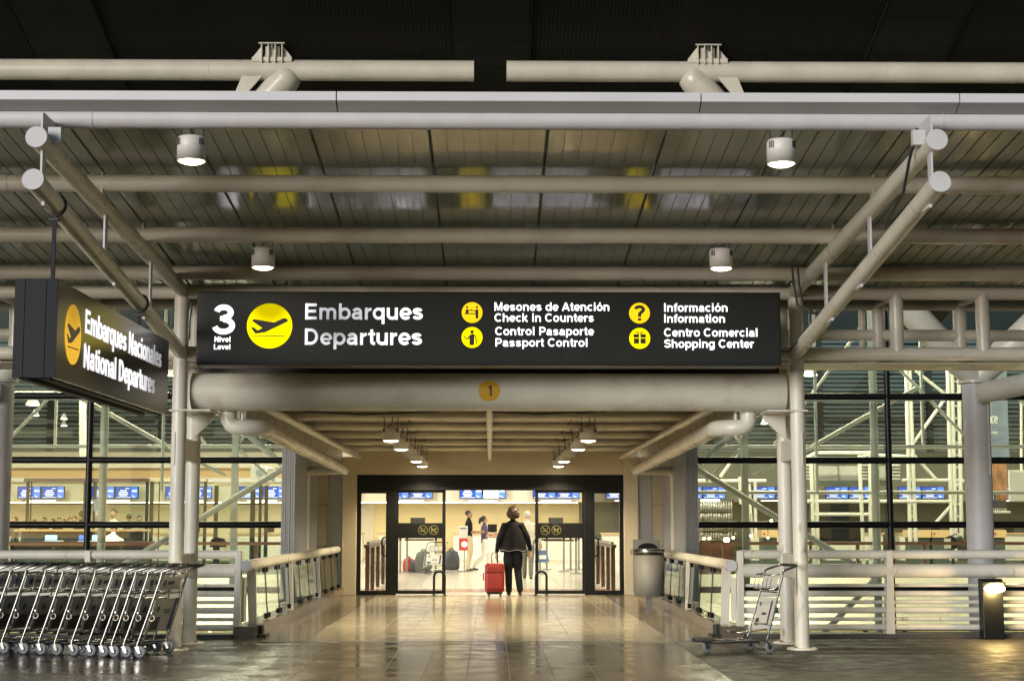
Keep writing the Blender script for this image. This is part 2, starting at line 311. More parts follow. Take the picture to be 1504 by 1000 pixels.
for s in (-1, 1):   # darker border slabs along the balustrades
    pr_ = None
    for i in range(19):
        y0 = 19.4 + i * TL
        if pr_ is None:
            xa, xb = sorted((s * 2.205, s * 2.865)); pr_ = MB().box(xa, xb, y0 + .004, y0 + TL - .004, -.004, -.0005).build('border_slab', 'tile_border', path); bs = WL[pr_]
        else: share(pr_, path, bs + Vector((0, i * TL, 0)))
MB().box(-3.0, 3.0, 19.30, 19.36, -.006, .003).build('expansion_joint', 'kerb', path)
MB().box(-2.2, 2.2, 18.86, 18.875, -.006, .0015).build('joint_line', 'joint', path)
for s in (-1, 1):
    xa, xb = sorted((s * 2.87, s * 3.14)); struct('kerb_of_path_' + ('left' if s < 0 else 'right'), MB().box(xa, xb, 19.95, 31.75, -.02, .14), 'tile_border')
    xa, xb = sorted((s * 3.15, s * 40)); struct('kerb_of_pavement_' + ('left' if s < 0 else 'right'), MB().box(xa, xb, 19.88, 20.31, -.02, .045), 'kerb')
# high dark roof over the forecourt
gm = mat('roof_grid', (.02, .02, .018), .7, spec=.1); nt = gm.node_tree; n = nt.nodes; l = nt.links
geo = [q for q in n if q.type == 'NEW_GEOMETRY'][0]; sx = n.new('ShaderNodeSeparateXYZ'); l.new(geo.outputs['Position'], sx.inputs[0]); outs = []
for ax, per in (('X', .055), ('Y', .055)):
    m1 = n.new('ShaderNodeMath'); m1.operation = 'DIVIDE'; m1.inputs[1].default_value = per; l.new(sx.outputs[ax], m1.inputs[0])
    m2 = n.new('ShaderNodeMath'); m2.operation = 'FRACT'; l.new(m1.outputs[0], m2.inputs[0])
    m3 = n.new('ShaderNodeMath'); m3.operation = 'LESS_THAN'; m3.inputs[1].default_value = .38; l.new(m2.outputs[0], m3.inputs[0]); outs.append(m3)
mm = n.new('ShaderNodeMath'); mm.operation = 'MAXIMUM'; l.new(outs[0].outputs[0], mm.inputs[0]); l.new(outs[1].outputs[0], mm.inputs[1])
mi = n.new('ShaderNodeMix'); mi.data_type = 'RGBA'; l.new(mm.outputs[0], mi.inputs['Factor']); mi.inputs['A'].default_value = (.002, .002, .002, 1); mi.inputs['B'].default_value = (.021, .0215, .019, 1)
l.new(mi.outputs['Result'], n['Principled BSDF'].inputs['Base Color'])
zr = lambda y: 8.02 - .269 * (y - 22)
b = MB(); b.hexa([(-40, -8, zr(-8)), (40, -8, zr(-8)), (40, 28.4, zr(28.4)), (-40, 28.4, zr(28.4))], [(-40, -8, zr(-8) + .3), (40, -8, zr(-8) + .3), (40, 28.4, zr(28.4) + .3), (-40, 28.4, zr(28.4) + .3)])
roof = struct('roof', b, 'roof_grid')
for bx in (-5.9, 0, 5.9):
    pr_ = None
    for i in range(7):
        y0 = 19.8 + i * .65
        if pr_ is None:
            z0, z1 = zr(y0), zr(y0 + .64); pr_ = MB().hexa([(bx - .54, y0, z0 - .03), (bx + .54, y0, z0 - .03), (bx + .54, y0 + .635, z1 - .03), (bx - .54, y0 + .635, z1 - .03)], [(bx - .54, y0, z0 + .01), (bx + .54, y0, z0 + .01), (bx + .54, y0 + .635, z1 + .01), (bx - .54, y0 + .635, z1 + .01)]).build('panel', 'roof_panel', roof); p0 = WL[pr_]
        else: share(pr_, roof, p0 + Vector((0, i * .65, -.269 * i * .65)))
    for e in (-.56, .56): MB().hexa([(bx + e - .012, 19.5, zr(19.5) - .04), (bx + e + .012, 19.5, zr(19.5) - .04), (bx + e + .012, 24.5, zr(24.5) - .04), (bx + e - .012, 24.5, zr(24.5) - .04)], [(bx + e - .012, 19.5, zr(19.5) + .01), (bx + e + .012, 19.5, zr(19.5) + .01), (bx + e + .012, 24.5, zr(24.5) + .01), (bx + e - .012, 24.5, zr(24.5) + .01)]).build('edge_strip', 'roof_panel', roof)

# ------------------------------------------------------------------ roof tubes with bearings, branching columns
for s in (-1, 1):
    side = 'end with the gap over the left lamps' if s < 0 else ''
    t = thing('roof_tube', 'long grey tube under the dark roof, %s' % ('its bearing above the round flight symbol' if s < 0 else 'its bearing above the question mark symbol'), 'steel tube', (s * 3.06, 22, 7.5), 'tubes under the high roof')
    MB().tube((s * .23, 22, 7.73), (s * 14, 22, 7.73), .146, 28).build('tube', 'paint', t)
    for wx in (2.2, 3.95, 5.7, 7.4): MB().tube((s * wx - .008, 22, 7.73), (s * wx + .008, 22, 7.73), .149, 28).build('weld_band', 'paint', t)
    x = s * 3.06; br = MB().box(x - .28, x + .28, 21.86, 22.14, 7.82, 7.885).build('bearing_plate', 'paint', t, .006)
    for i in range(4): MB().box(x - .15 + i * .095, x - .135 + i * .095, 21.83, 22.15, 7.80, 8.06).build('rib', 'paint', t)
    MB().box(x - .18, x + .18, 21.80, 22.18, 8.06, 8.085).build('top_plate', 'paint', t); MB().box(x - .10, x + .10, 21.90, 22.10, 7.885, 8.06).build('web_plate', 'paint', t)
    for g in (-1, 1): MB().prism([(x + g * .15, 21.9, 8.05), (x + g * .28, 21.9, 7.88), (x + g * .15, 21.9, 7.88)], (0, .03, 0)).build('gusset', 'paint', t)
    MB().box(x - .11, x + .11, 21.84, 21.88, 8.11, 8.15).build('rail', 'paint', t); MB().box(x - .015, x + .015, 21.83, 21.86, 8.0, 8.06).build('bolt', 'chrome', t)
for s in (-1, 1):
    X = s * 7.18
    t = thing('branching_column', 'pale grey round column with branching arms, %s' % ('beside the dark hanging sign' if s < 0 else 'behind the black bollard light'), 'column', (X, 23.5, -5.2), 'branching columns')
    MB().tube((X, 23.5, -5.2), (X, 23.5, 3.47), .195, 32).build('shaft', 'paint_cap', t)
    MB().lathe([(.25, 3.45), (.25, 3.49)], (X, 23.5, 0), 28).build('cap_plate', 'paint', t)
    for e, (ex, ey, ez) in enumerate(((s * 2.87, 22.02, 7.62), (s * 11.3, 22.02, 7.62))):
        a = Vector((X, 23.5, 3.5)); c = Vector((ex, ey, ez)); d = (c - a).normalized()
        arm = MB().path([a + d * .02, a + d * .5, c, c + d * .09, c + d * .15, c + d * .185], .2, 26, True, radii=[.17, .205, .205, .185, .13, .05]).build('arm', 'paint', t)
    MB().prism([(s * 2.70, 21.93, 7.62), (s * 2.95, 21.93, 7.62), (s * 2.92, 21.93, 7.28)], (0, .03, 0)).build('gusset', 'paint', t)
    MB().prism([(s * 3.20, 21.9, 7.62), (s * 3.48, 21.9, 7.62), (s * 3.62, 21.9, 7.26), (s * 3.5, 21.9, 7.26)], (0, .03, 0)).build('gusset', 'paint', t)
    MB().tube((X - s * .0, 23.3, 3.28), (s * 10.6, 20.2, 4.0), .155, 24).build('strut', 'paint', t)
    MB().box(X + s * .10, X + s * .12, 23.29, 23.31, 2.1, 3.4).build('conduit', 'paint', t)

# ------------------------------------------------------------------ portal columns, box truss, cantilevers
CX, YF, YR = 3.51, 18.15, 19.05
for s in (-1, 1):
    X = s * CX
    t = thing('portal_column', 'paired white tube column %s' % ('beside the nested baggage carts' if s < 0 else 'behind the single baggage cart'), 'column', (X, 18.6, 0), 'portal columns of the canopy')
    MB().tube((X, YF, .0), (X, YF, 4.0), .083, 28).build('tube', 'paint_worn', t); MB().tube((X, YR, .0), (X, YR, 4.0), .083, 28).build('tube', 'paint_worn', t)
    for y in (YF, YR): MB().lathe([(.17, -.003), (.17, .012), (.15, .02)], (X, y, 0), 24).build('base_plate', 'paint_worn', t); [MB().lathe([(.014, .015), (.014, .04)], (X + .13 * math.cos(a), y + .13 * math.sin(a), 0), 6, smooth=False).build('bolt', 'steel', t) for a in (.8, 2.36, 3.93, 5.5)]
    for z0, z1 in ((2.12, 2.36), (.78, 1.05)): MB().box(X - .05, X + .05, YF + .06, YR - .06, z0, z1).build('batten', 'tan_panel' if False else 'paint_worn', t)
    MB().box(X - s * .075 - .006, X - s * .075 + .006, YF - .088, YF - .02, .62, .98).build('fin', 'paint_worn', t); MB().box(X + s * .03 - .006, X + s * .03 + .006, YF - .09, YF - .06, 2.05, 2.42).build('fin', 'paint_worn', t)
    MB().box(min(X + s * .1, X - s * .36), max(X + s * .1, X - s * .36), 18.05, 18.95, 2.655, 2.675).build('shelf_plate', 'paint', t)
    MB().prism([(X - s * .06, 18.58, 2.655), (X - s * .34, 18.58, 2.655), (X - s * .30, 18.58, 2.58), (X - s * .06, 18.58, 2.36)], (0, .03, 0)).build('gusset', 'paint', t)
    if s < 0: MB().box(X - .055, X + .055, YR - .2, YR - .085, .86, 1.02).build('socket_box', 'lamp_white', t); MB().box(X - .02, X + .02, YR - .203, YR - .2, .91, .96).build('socket_plate', 'red_print', t)
t = thing('box_truss', 'grey tubular box truss running behind the departures sign and columns', 'truss', (0, 18.6, 3.2))
for z in (4.02, 3.32):
    for y in (YF, YR): MB().tube((-13, y, z), (13, y, z), .078, 24).build('chord', 'paint', t)
MB().tube((-13, YR, 3.64), (13, YR, 3.64), .07, 24).build('chord', 'paint', t)
for s in (-1, 1):
    for x in (1.2, 2.35, 4.67, 5.66, 6.7, 7.7, 8.7, 9.7):
        for y in (YF, YR):
            if y == YF and x < 3: continue
            MB().tube((s * x, y, 3.32), (s * x, y, 4.02), .078, 22).build('post', 'paint', t)
        for z in (3.32, 4.02): MB().tube((s * x, YF, z), (s * x, YR, z), .05, 14).build('tie', 'paint', t)
    MB().tube((s * 4.48, YR, 3.4), (s * 4.48, YR, 4.0), .04, 12).build('post', 'paint', t)
MB().box(-13, 13, YF + .15, YR + .1, 3.225, 3.24).build('soffit_plate', 'paint', t); MB().box(-3.4, 3.4, 18.66, 18.70, 2.98, 3.225).build('infill_plate', 'kerb', t)
UP = lambda y: 4.365 + (y - 12.17) * (4.03 - 4.365) / (18.15 - 12.17)
LO = lambda y: 4.02 + (y - 12.12) * (3.32 - 4.02) / (18.15 - 12.12)
for s in (-1, 1):
    X = s * 3.495
    t = thing('cantilever_arm', 'twin tube cantilever arm %s' % ('carrying the hanging national departures sign' if s < 0 else 'reaching out above the single baggage cart'), 'cantilever', (X, 12.1, 3.9), 'cantilever arms of the canopy')
    for f_, y0 in ((UP, 12.17), (LO, 12.12)):
        MB().tube((X, y0, f_(y0)), (X, YF, f_(YF)), .078, 28).build('tube', 'paint', t)
        d = Vector((0, 1, f_(y0 + 1) - f_(y0))).normalized(); p = Vector((X, y0, f_(y0))); MB().tube(p - d * .012, p, .084, 28).build('end_cap', 'paint_cap', t)
    for y in (12.3, 14.35, 16.3): MB().box(X - s * .02 - .008, X - s * .02 + .008, y - .05, y + .05, LO(y) + .05, UP(y) - .05).build('web_plate', 'paint_cap', t)
    MB().box(X - .008, X + .008, 12.30, 12.66, UP(12.4) + .05, 4.60).build('tip_plate', 'paint_cap', t)
    MB().box(X - s * .10 - .05, X - s * .10 + .05, 12.3, 12.36, UP(12.3) + .0, UP(12.3) + .12).build('clip_plate', 'paint_cap', t)
    for y in (14.3, 16.03): MB().box(X - .008, X + .008, y - .06, y + .06, UP(y) + .06, UP(y) + .30).build('purlin_cleat', 'paint', t)
    for y in (12.5, 14.9, 16.2): MB().box(X - .012, X + .012, y - .10, y + .10, LO(y) - .10, LO(y) - .07).build('lug', 'paint_cap', t)
    if s > 0:
        MB().path([(X - .10, 12.35, 4.50), (X - .13, 12.5, 4.28), (X - .08, 12.9, 4.10), (X - .10, 13.3, 3.98), (X - .09, 13.5, 3.93)], .012, 6).build('conduit', 'cable', t)
        for q in (0, .06): MB().path([(X - .25 + q, 16.9, 4.12), (X - .24 + q, 16.9, 3.95), (X - .22 + q, 16.8, 3.70), (X - .12 + q, 16.7, 3.60), (X - .02, 16.6, 3.58)], .011, 6).build('cable', 'cable', t)
        MB().path([(X - .3, 17.6, 3.28), (X - .15, 17.7, 3.30), (X - .02, 17.5, 3.48), (X + .03, 17.2, 3.52)], .011, 6).build('cable', 'cable', t)
# ------------------------------------------------------------------ canopy: ribbed deck, purlins, fascia, front tube
t = thing('canopy_roof', 'ribbed metal canopy with round purlins and pale fascia above the departures sign', 'canopy', (0, 12.6, 4.1))
ZD = lambda y: 4.74 - .099 * (y - 12.7)
Y0, Y1 = 12.62, 18.9
def deck_sheet(x0):
    b = MB(); prof = [(.004, .03), (.004, 0)]
    for i in range(7):
        u = .008 + i * .1402
        prof += [(u + .005, -.008), (u + .007, .003), (u + .066, .0036), (u + .134, .003), (u + .136, -.008)]
    prof += [(.996, 0), (.996, .03)]
    n = len(prof); ys = [Y0 + (Y1 - Y0) * i / 6 for i in range(7)]
    V = [(x0 + u, y, ZD(y) - h + .0 if h != .03 else ZD(y) + .03) for y in ys for (u, h) in prof]
    return b.add(V, [(j * n + i, (j + 1) * n + i, (j + 1) * n + i + 1, j * n + i + 1) for j in range(6) for i in range(n - 1)])
p_ = deck_sheet(-9.5).build('deck_panel', 'deck', t); p0 = WL[p_]
for i in range(1, 19): share(p_, t, p0 + Vector((i * 1.0, 0, random.uniform(-.002, .002))))
MB().hexa([(-10, Y0, ZD(Y0) + .02), (10, Y0, ZD(Y0) + .02), (10, Y1, ZD(Y1) + .02), (-10, Y1, ZD(Y1) + .02)], [(-10, Y0, ZD(Y0) + .05), (10, Y0, ZD(Y0) + .05), (10, Y1, ZD(Y1) + .05), (-10, Y1, ZD(Y1) + .05)]).build('backing', 'joint', t)
for y, z in ((14.3, 4.46), (16.03, 4.30), (17.62, 4.16)): MB().tube((-13, y, z), (13, y, z), .079, 26).build('purlin', 'paint', t)
for y, z in ((14.3, 4.46), (16.03, 4.30), (17.62, 4.16)):
    for x in (-4.4, 4.6): MB().tube((x - .05, y, z), (x + .05, y, z), .083, 26).build('sleeve', 'paint', t)
MB().tube((-13, 12.7, 4.648), (13, 12.7, 4.648), .079, 30).build('front_tube', 'paint_cap', t)
for x in (-3.2, 3.68): MB().tube((x - .012, 12.7, 4.648), (x + .012, 12.7, 4.648), .083, 30).build('sleeve', 'paint_cap', t)
for x0, x1 in ((-7.2, -4.13), (-4.12, -1.22), (-1.21, 1.70), (1.71, 3.78), (3.79, 7.2)):
    MB().hexa([(x0, 12.50, 4.752), (x1, 12.50, 4.752), (x1, 12.52, 4.752), (x0, 12.52, 4.752)], [(x0, 12.50, 4.826), (x1, 12.50, 4.826), (x1, 12.75, 4.83), (x0, 12.75, 4.83)]).build('fascia_panel', 'fascia', t)
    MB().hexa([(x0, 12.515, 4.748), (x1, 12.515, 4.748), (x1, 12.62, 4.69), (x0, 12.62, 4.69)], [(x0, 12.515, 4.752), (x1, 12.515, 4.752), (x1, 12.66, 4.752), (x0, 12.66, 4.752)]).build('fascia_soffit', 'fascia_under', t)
# ------------------------------------------------------------------ downlights
def downlight(x, y, z, label, group, power, lit=True, r=.117, h=.20, drop=.12, cone=96):
    t = thing('downlight', label, 'downlight', (x, y, z), group)
    b = MB(); b.lathe([(r - .012, .012), (r, .0), (r, h - .02), (r - .01, h), (.02, h)], (x, y, z), 28); b.build('housing', 'lamp_white', t)
    for j in range(-1, 2):
        for k in (-1, 1):
            a = R(-90 + k * 52 + j * 9); MB().box(x + (r - .003) * math.cos(a) - .006, x + (r - .003) * math.cos(a) + .006, y + (r - .003) * math.sin(a) - .006, y + (r - .003) * math.sin(a) + .006, z + h * .62, z + h * .9).build('vent_slot', 'black', t)
    for k in (-1, 1): MB().tube((x + k * r * .75, y, z + h), (x + k * r * .8, y, z + h + drop), .006, 6).build('hanger', 'cable', t)
    MB().path([(x - .04, y, z + h), (x + .01, y - .01, z + h + .05), (x + .02, y, z + h + drop)], .007, 6).build('cable', 'cable', t)
    MB().lathe([(r * .25, -.018), (r * .6, -.013), (r - .022, -.003), (r - .018, .016)], (x, y, z), 26).build('lens', 'lamp_glow' if lit else 'lamp_white', t)
    if lit:
        L = bpy.data.lights.new('downlight_lamp', 'SPOT'); L.energy = power; L.color = (1.0, .82, .53); L.spot_size = R(cone); L.spot_blend = .7; L.shadow_soft_size = .08
        lo = bpy.data.objects.new('lamp', L); col.objects.link(lo); lo.parent = t; lo.location = (0, 0, -.06)
    return t
CP, WP = 240, 260
downlight(-2.40, 12.72, 4.30, 'white canopy downlight hanging from the front tube beside the hanging sign arm', 'canopy downlights', CP)
downlight(2.38, 12.72, 4.29, 'white canopy downlight hanging from the front tube above the shopping center wording', 'canopy downlights', CP)
downlight(-2.29, 16.05, 3.965, 'white canopy downlight hanging just above the round flight symbol', 'canopy downlights', CP, drop=.14)
downlight(2.36, 16.05, 3.966, 'white canopy downlight hanging just above the word Información', 'canopy downlights', CP, drop=.14)
nth = ['first', 'second', 'third, unlit', 'fourth', 'fifth']
for s in (-1, 1):
    for i, y in enumerate((21.5, 24.0, 26.4, 28.8, 31.2)):
        downlight(s * (1.325 + .0), y, 2.495, '%s downlight counted from the round beam, walkway row on the %s side' % (nth[i], 'red suitcase' if s < 0 else 'litter bin'), 'walkway downlights', WP * .72, lit=(i != 2), drop=.14, h=.18, cone=140)

# ------------------------------------------------------------------ big round beam with the number 1
t = thing('round_beam', 'thick grey round beam with yellow number 1 sticker', 'beam', (0, 18.45, 2.68))
BY, BZ, BR = 18.42, 2.90, .218
MB().tube((-3.41, BY, BZ), (3.41, BY, BZ), BR, 40).build('beam_tube', 'paint', t)
for x in (-1.9, 1.62): MB().tube((x - .002, BY, BZ), (x + .002, BY, BZ), BR + .0012, 40).build('weld_seam', 'paint', t)
bp = lambda u, v, d: (u, BY - (BR + d) * math.cos(v / BR), BZ + (BR + d) * math.sin(v / BR))
st = MB(); N = 14; rs = .124
for i in range(N):
    v0, v1 = -rs + 2 * rs * i / N, -rs + 2 * rs * (i + 1) / N; w0, w1 = math.sqrt(max(0, rs * rs - v0 * v0)), math.sqrt(max(0, rs * rs - v1 * v1))
    st.add([bp(-w0, v0, .003), bp(w0, v0, .003), bp(w1, v1, .003), bp(-w1, v1, .003)], [(0, 1, 2, 3)])
sk = st.build('sticker', 'sticker', t); lettering('number', '1', -.022, -.062, .05, .124, lambda u, v, d: bp(u, v, .0036 + d * .25), 'icon_dark', sk, fine=True)

# ------------------------------------------------------------------ main departures sign
t = thing('departures_sign', 'long black backlit sign reading 3 Embarques Departures above the round beam', 'sign', (0, 17.4, 3.09))
SX0, SX1, SY, SZ0, SZ1 = -3.17, 3.175, 17.25, 3.095, 3.90
MB().box(SX0, SX1, SY, 17.62, SZ0, SZ1).build('box', 'sign_box', t, .012)
MB().box(SX0 + .02, SX1 - .02, SY - .006, SY, SZ0 + .035, SZ1 - .02).build('face', 'sign_box', t, .003)
for x in (-1.62, .78): MB().box(x - .003, x + .003, SY - .0075, SY - .005, SZ0 + .035, SZ1 - .02).build('panel_joint', 'black', t)
MB().box(SX0 + .06, SX1 - .06, SY - .012, SY + .0, SZ0 + .006, SZ0 + .022).build('lower_lip', 'black', t)
for x in (-2.9, -1.0, 1.0, 2.9): MB().box(x - .03, x + .03, 17.6, 18.12, 3.7, 3.76).build('bracket', 'paint', t)
MB().path([(-3.17, 17.4, 3.86), (-3.25, 17.4, 3.80), (-3.29, 17.5, 3.6), (-3.29, 17.5, 3.4)], .008, 6).build('cable', 'cable', t)
fu = lambda px: (px - 717.6) * .0074
fv = lambda py: 3.097 + (537 - py) * .00745
pl = lambda u, v, d: (u, SY - .006 - d, v)
weak = [(fu(505), SY, fv(452), .62, .30), (fu(480), SY, fv(500), .40, .55)]
backlit('letter_light', (1.0, .97, 1.0), 1.0, weak); emit('letter_small', (1, .96, 1), 1.0); emit('icon_yellow', (1.0, .78, .0), .9); emit('icon_yellow_warm', (1.0, .62, .01), .62)
backlit('icon_lit', (1.0, .80, .0), .80, [(fu(396), SY, fv(446), .33, .42)])
def row(txt, x0, x1, base, cap, m='letter_small'): return lettering('lettering', txt, fu(x0), fv(base), fu(x1) - fu(x0), cap, pl, m, t)
row('3', 312, 345.5, 492.5, .325, 'letter_small'); row('Nivel', 316, 339, 503.5, .058); row('Level', 315.5, 339, 514.5, .058)
row('Embarques', 448, 620, 470.5, .176 , 'letter_light'); row('Departures', 448, 619, 507.5, .178, 'letter_light')
for txt, x0, x1, bs_ in (('Mesones de Atención', 725.5, 894, 457.3), ('Check in Counters', 725.5, 871, 473.4), ('Control Pasaporte', 726.5, 871.5, 493.2), ('Passport Control', 727, 861.5, 509.8),
                       ('Información', 975, 1068, 458.2), ('Information', 975, 1064, 474.3), ('Centro Comercial', 974.5, 1111.5, 494.8), ('Shopping Center', 974.5, 1107, 511.2)):
    row(txt, x0, x1, bs_, .092)
def icon(px, py, r, m, shapes):
    c = (fu(px), fv(py)); d_ = plate(MB(), disc(c, r), pl, 0, .006).build('symbol_disc', m, t)
    for sh in shapes: plate(MB(), [(c[0] + u * r, c[1] + v * r) for u, v in sh], pl, .0062, .0085).build('symbol', 'icon_dark', d_)
    return d_
plane_shape = [(-.78, .22), (-.70, .30), (.20, .15), (.60, .34), (.74, .33), (.82, .26), (.78, .18), (-.15, -.27), (-.24, -.30), (-.62, -.35), (-.82, -.08), (-.70, -.06), (-.52, -.20), (-.32, -.10)]
runway = [(-.68, -.49), (.68, -.46), (.68, -.42), (-.68, -.45)]
icon(396, 480, .245, 'icon_lit', [plane_shape, runway])
person = lambda x: [[(x - .12, .30), (x + .12, .30), (x + .14, .24), (x + .14, -.10), (x - .14, -.10), (x - .14, .24)], disc((x, .52), .11, 14)]
icon(692.5, 460, .113, 'icon_yellow_warm', person(-.48) + person(.46) + [[(.34, -.1), (.60, -.1), (.60, -.58), (.34, -.58)], [(-.75, -.16), (.4, -.16), (.4, -.06), (-.75, -.06)], stroke((-.36, .22), (.34, .16), .08), [(-.10, .2), (-.04, .42), (.0, .2)]])
icon(692.5, 496.5, .113, 'icon_yellow', [[(-.25, -.75), (.22, -.75), (.22, .1), (.36, .1), (.30, .24), (.05, .34), (-.22, .24), (-.30, .05), (-.25, 0)], disc((.0, .50), .16, 14), [(-.20, .68), (.22, .68), (.16, .58), (-.14, .58)], stroke((-.25, .12), (-.42, -.18), .13), stroke((-.40, -.20), (-.82, .10), .11), stroke((.34, .12), (.44, -.60), .12)])
qd = icon(938.5, 460.5, .113, 'icon_yellow_warm', [])
lettering('symbol', '?', fu(938.5) - .062, fv(460.5) - .082, .124, .165, lambda u, v, d: pl(u, v, .0062 + d * .3), 'icon_dark', qd, bold=.20)
icon(938.5, 497.5, .113, 'icon_yellow', [[(-.6, .06), (-.06, .06), (-.06, .42), (-.6, .42)], [(.06, .06), (.6, .06), (.6, .42), (.06, .42)], [(-.58, -.52), (-.06, -.52), (-.06, 0), (-.58, 0)], [(.06, -.52), (.58, -.52), (.58, 0), (.06, 0)], stroke((-.04, .44), (-.34, .60), .08), stroke((.04, .44), (.34, .60), .08), stroke((-.36, .60), (-.14, .66), .06), stroke((.36, .60), (.14, .66), .06), stroke((-.12, .66), (-.02, .44), .05), stroke((.12, .66), (.02, .44), .05)])
# ------------------------------------------------------------------ hanging national departures sign
t = thing('hanging_sign', 'dark hanging box sign reading Embarques Nacionales National Departures', 'sign', (-3.5, 14.4, 2.5))
HX0, HX1, HY0, HY1, HZ0, HZ1 = -3.662, -3.34, 12.33, 16.64, 2.512, 3.285
MB().box(HX0 + .03, HX1 - .03, HY0 + .015, HY1 - .015, HZ0 + .02, HZ1 - .01).build('box', 'sign_box', t)
MB().box(HX1 - .03, HX1, HY0, HY1, HZ0, HZ1).build('face', 'sign_face_gloss', t, .004); MB().box(HX0, HX0 + .03, HY0, HY1, HZ0, HZ1).build('face', 'sign_face_gloss', t, .004)
for x0, x1 in ((HX0 - .002, HX0 + .075), (HX0 + .08, HX1 - .082), (HX1 - .077, HX1 + .002)): MB().box(x0, x1, HY0 - .012, HY0 + .02, HZ0 + .002, HZ1 - .002).build('end_panel', 'sign_side', t)
for x in (HX0 + .07, HX1 - .08): MB().box(x - .03, x + .03, HY0 + .05, HY1 - .05, HZ0 - .01, HZ0 + .02).build('lower_rail', 'sign_side', t)
hp = lambda u, v, d: (HX1 + d, u, v)
backlit('letter_hang', (1.0, .97, .98), .58, [(HX1, 16.4, 2.85, 1.3, .28)]); backlit('icon_hang', (1.0, .56, .05), .42, [(HX1, 12.8, 3.3, .5, .6)])
hc = (12.822, 2.905); hd = plate(MB(), disc(hc, .242), hp, 0, .006).build('symbol_disc', 'icon_hang', t)
for sh in (plane_shape, runway): plate(MB(), [(hc[0] + u * .242, hc[1] + v * .242) for u, v in sh], hp, .0062, .0085).build('symbol', 'icon_dark', hd)
lettering('lettering', 'Embarques Nacionales', 13.21, 2.967, 3.04, .197, hp, 'letter_hang', t, bold=.16); lettering('lettering', 'National Departures', 13.19, 2.676, 2.77, .197, hp, 'letter_hang', t, bold=.16)
for y in (12.75, 15.9):
    MB().path(arc((-3.495, y, LO(y)), .088, 0, 360, 20)[:-1], .012, 6, closed=True).build('clamp', 'cable', t)
    MB().box(-3.53, -3.46, y - .03, y + .03, LO(y) - .13, LO(y) - .11).build('clamp_plate', 'cable', t); MB().box(-3.51, -3.48, y - .012, y + .012, HZ1 - .02, LO(y) - .09).build('hanger', 'sign_side', t)

# ------------------------------------------------------------------ walkway roof behind the beam
t = thing('walkway_roof', 'low ribbed ceiling with cross tubes over the walkway to the doors', 'roof', (0, 25.5, 2.7))
for i in range(13):
    x0 = -3.25 + i * .5; MB().box(x0 + .004, x0 + .496, 18.9, 31.9, 2.985 + (i % 2) * .012, 3.03).build('ceiling_panel', 'ceiling', t)
for y in (19.6, 21.85, 24.2, 26.6, 29.0, 31.3): MB().tube((-3.05, y, 2.86), (3.05, y, 2.86), .06, 18).build('cross_tube', 'paint', t)
for s in (-1, 1): MB().tube((s * 2.64, 18.7, 2.755), (s * 2.58, 31.8, 2.69), .048, 16).build('edge_tube', 'paint', t); MB().box(s * 2.95 - .02, s * 2.95 + .02, 19.3, 31.8, 2.62, 2.98).build('edge_beam', 'paint', t)
for s in (-1, 1):
    for y in (21.0, 24.6, 28.2): MB().box(s * 2.95 - .06, s * 2.95 + .06, y - .04, y + .04, 2.50, 2.64).build('hanger', 'paint', t)
MB().tube((0, 18.6, 2.735), (-.01, 31.8, 2.665), .042, 16).build('spine_pipe', 'paint', t)
for s in (-1, 1):
    for i, y in enumerate((20.6, 22.9, 25.2, 27.6)):
        MB().path([(s * 1.2, y - .4, 2.9), (s * 1.28, y - .1, 2.80), (s * 1.12, y + .2, 2.82), (s * 1.2, y + .5, 2.9)], .007, 6).build('cable', 'cable', t)
MB().path([(-2.4, 18.9, 2.72), (-1.5, 19.0, 2.68), (-.4, 18.9, 2.72), (.6, 19, 2.69), (1.6, 18.9, 2.72)], .01, 6).build('cable', 'cable', t)
# ------------------------------------------------------------------ drain pipes
for s in (-1, 1):
    t = thing('drain_pipe', 'grey jointed drain pipe running back under the walkway eaves on the %s side' % ('red suitcase' if s < 0 else 'litter bin'), 'pipe', (s * 3.45, 30, 0), 'drain pipes')
    P = [(s * 3.02, 18.55, 2.72)] + [(s * (3.02 - .12 + .12 * math.cos(a)), 18.55, 2.62 - .12 * math.sin(a)) for a in (.3, .8, 1.25, 1.57)] + [(s * 2.78, 18.58, 2.50)] + [(s * (2.72 - .07 * math.sin(a)), 18.66 + .14 * (1 - math.cos(a)), 2.498) for a in (.4, .8, 1.2, 1.5)] + [(s * 2.72, 29.9, 2.385)]
    MB().path(P, .095, 20).build('main_pipe', 'paint', t)
    for y in (19.0, 20.3, 21.8, 23.9, 26.0, 28.0, 29.5): z = 2.498 - (y - 18.66) * .01; MB().tube((s * (2.655 + (y - 18.66) * .006), y, z), (s * (2.655 + (y - 18.66) * .006), y + .03, z), .0985, 20).build('joint_ring', 'kerb', t)
    MB().tube((s * 2.88, 18.56, 2.42), (s * 2.88, 18.56, 2.44), .001, 4).build('clip', 'cable', t) if False else None
    MB().path([(s * 2.72, 29.9, 2.385), (s * 3.25, 30, 2.37)] + [(s * (3.33 + .12 * math.sin(a)), 30, 2.25 + .12 * math.cos(a)) for a in (0, .5, 1.0, 1.57)] + [(s * 3.45, 30, -.4)], .085, 18).build('downpipe', 'paint', t)
    for z in (2.1, 1.25, .5): MB().tube((s * 3.45, 30, z), (s * 3.45, 30, z + .025), .091, 18).build('joint_ring', 'paint', t)
    MB().box(s * 2.86 - .012, s * 2.86 + .012, 18.53, 18.58, 2.4, 2.72).build('strap', 'paint_worn', t)

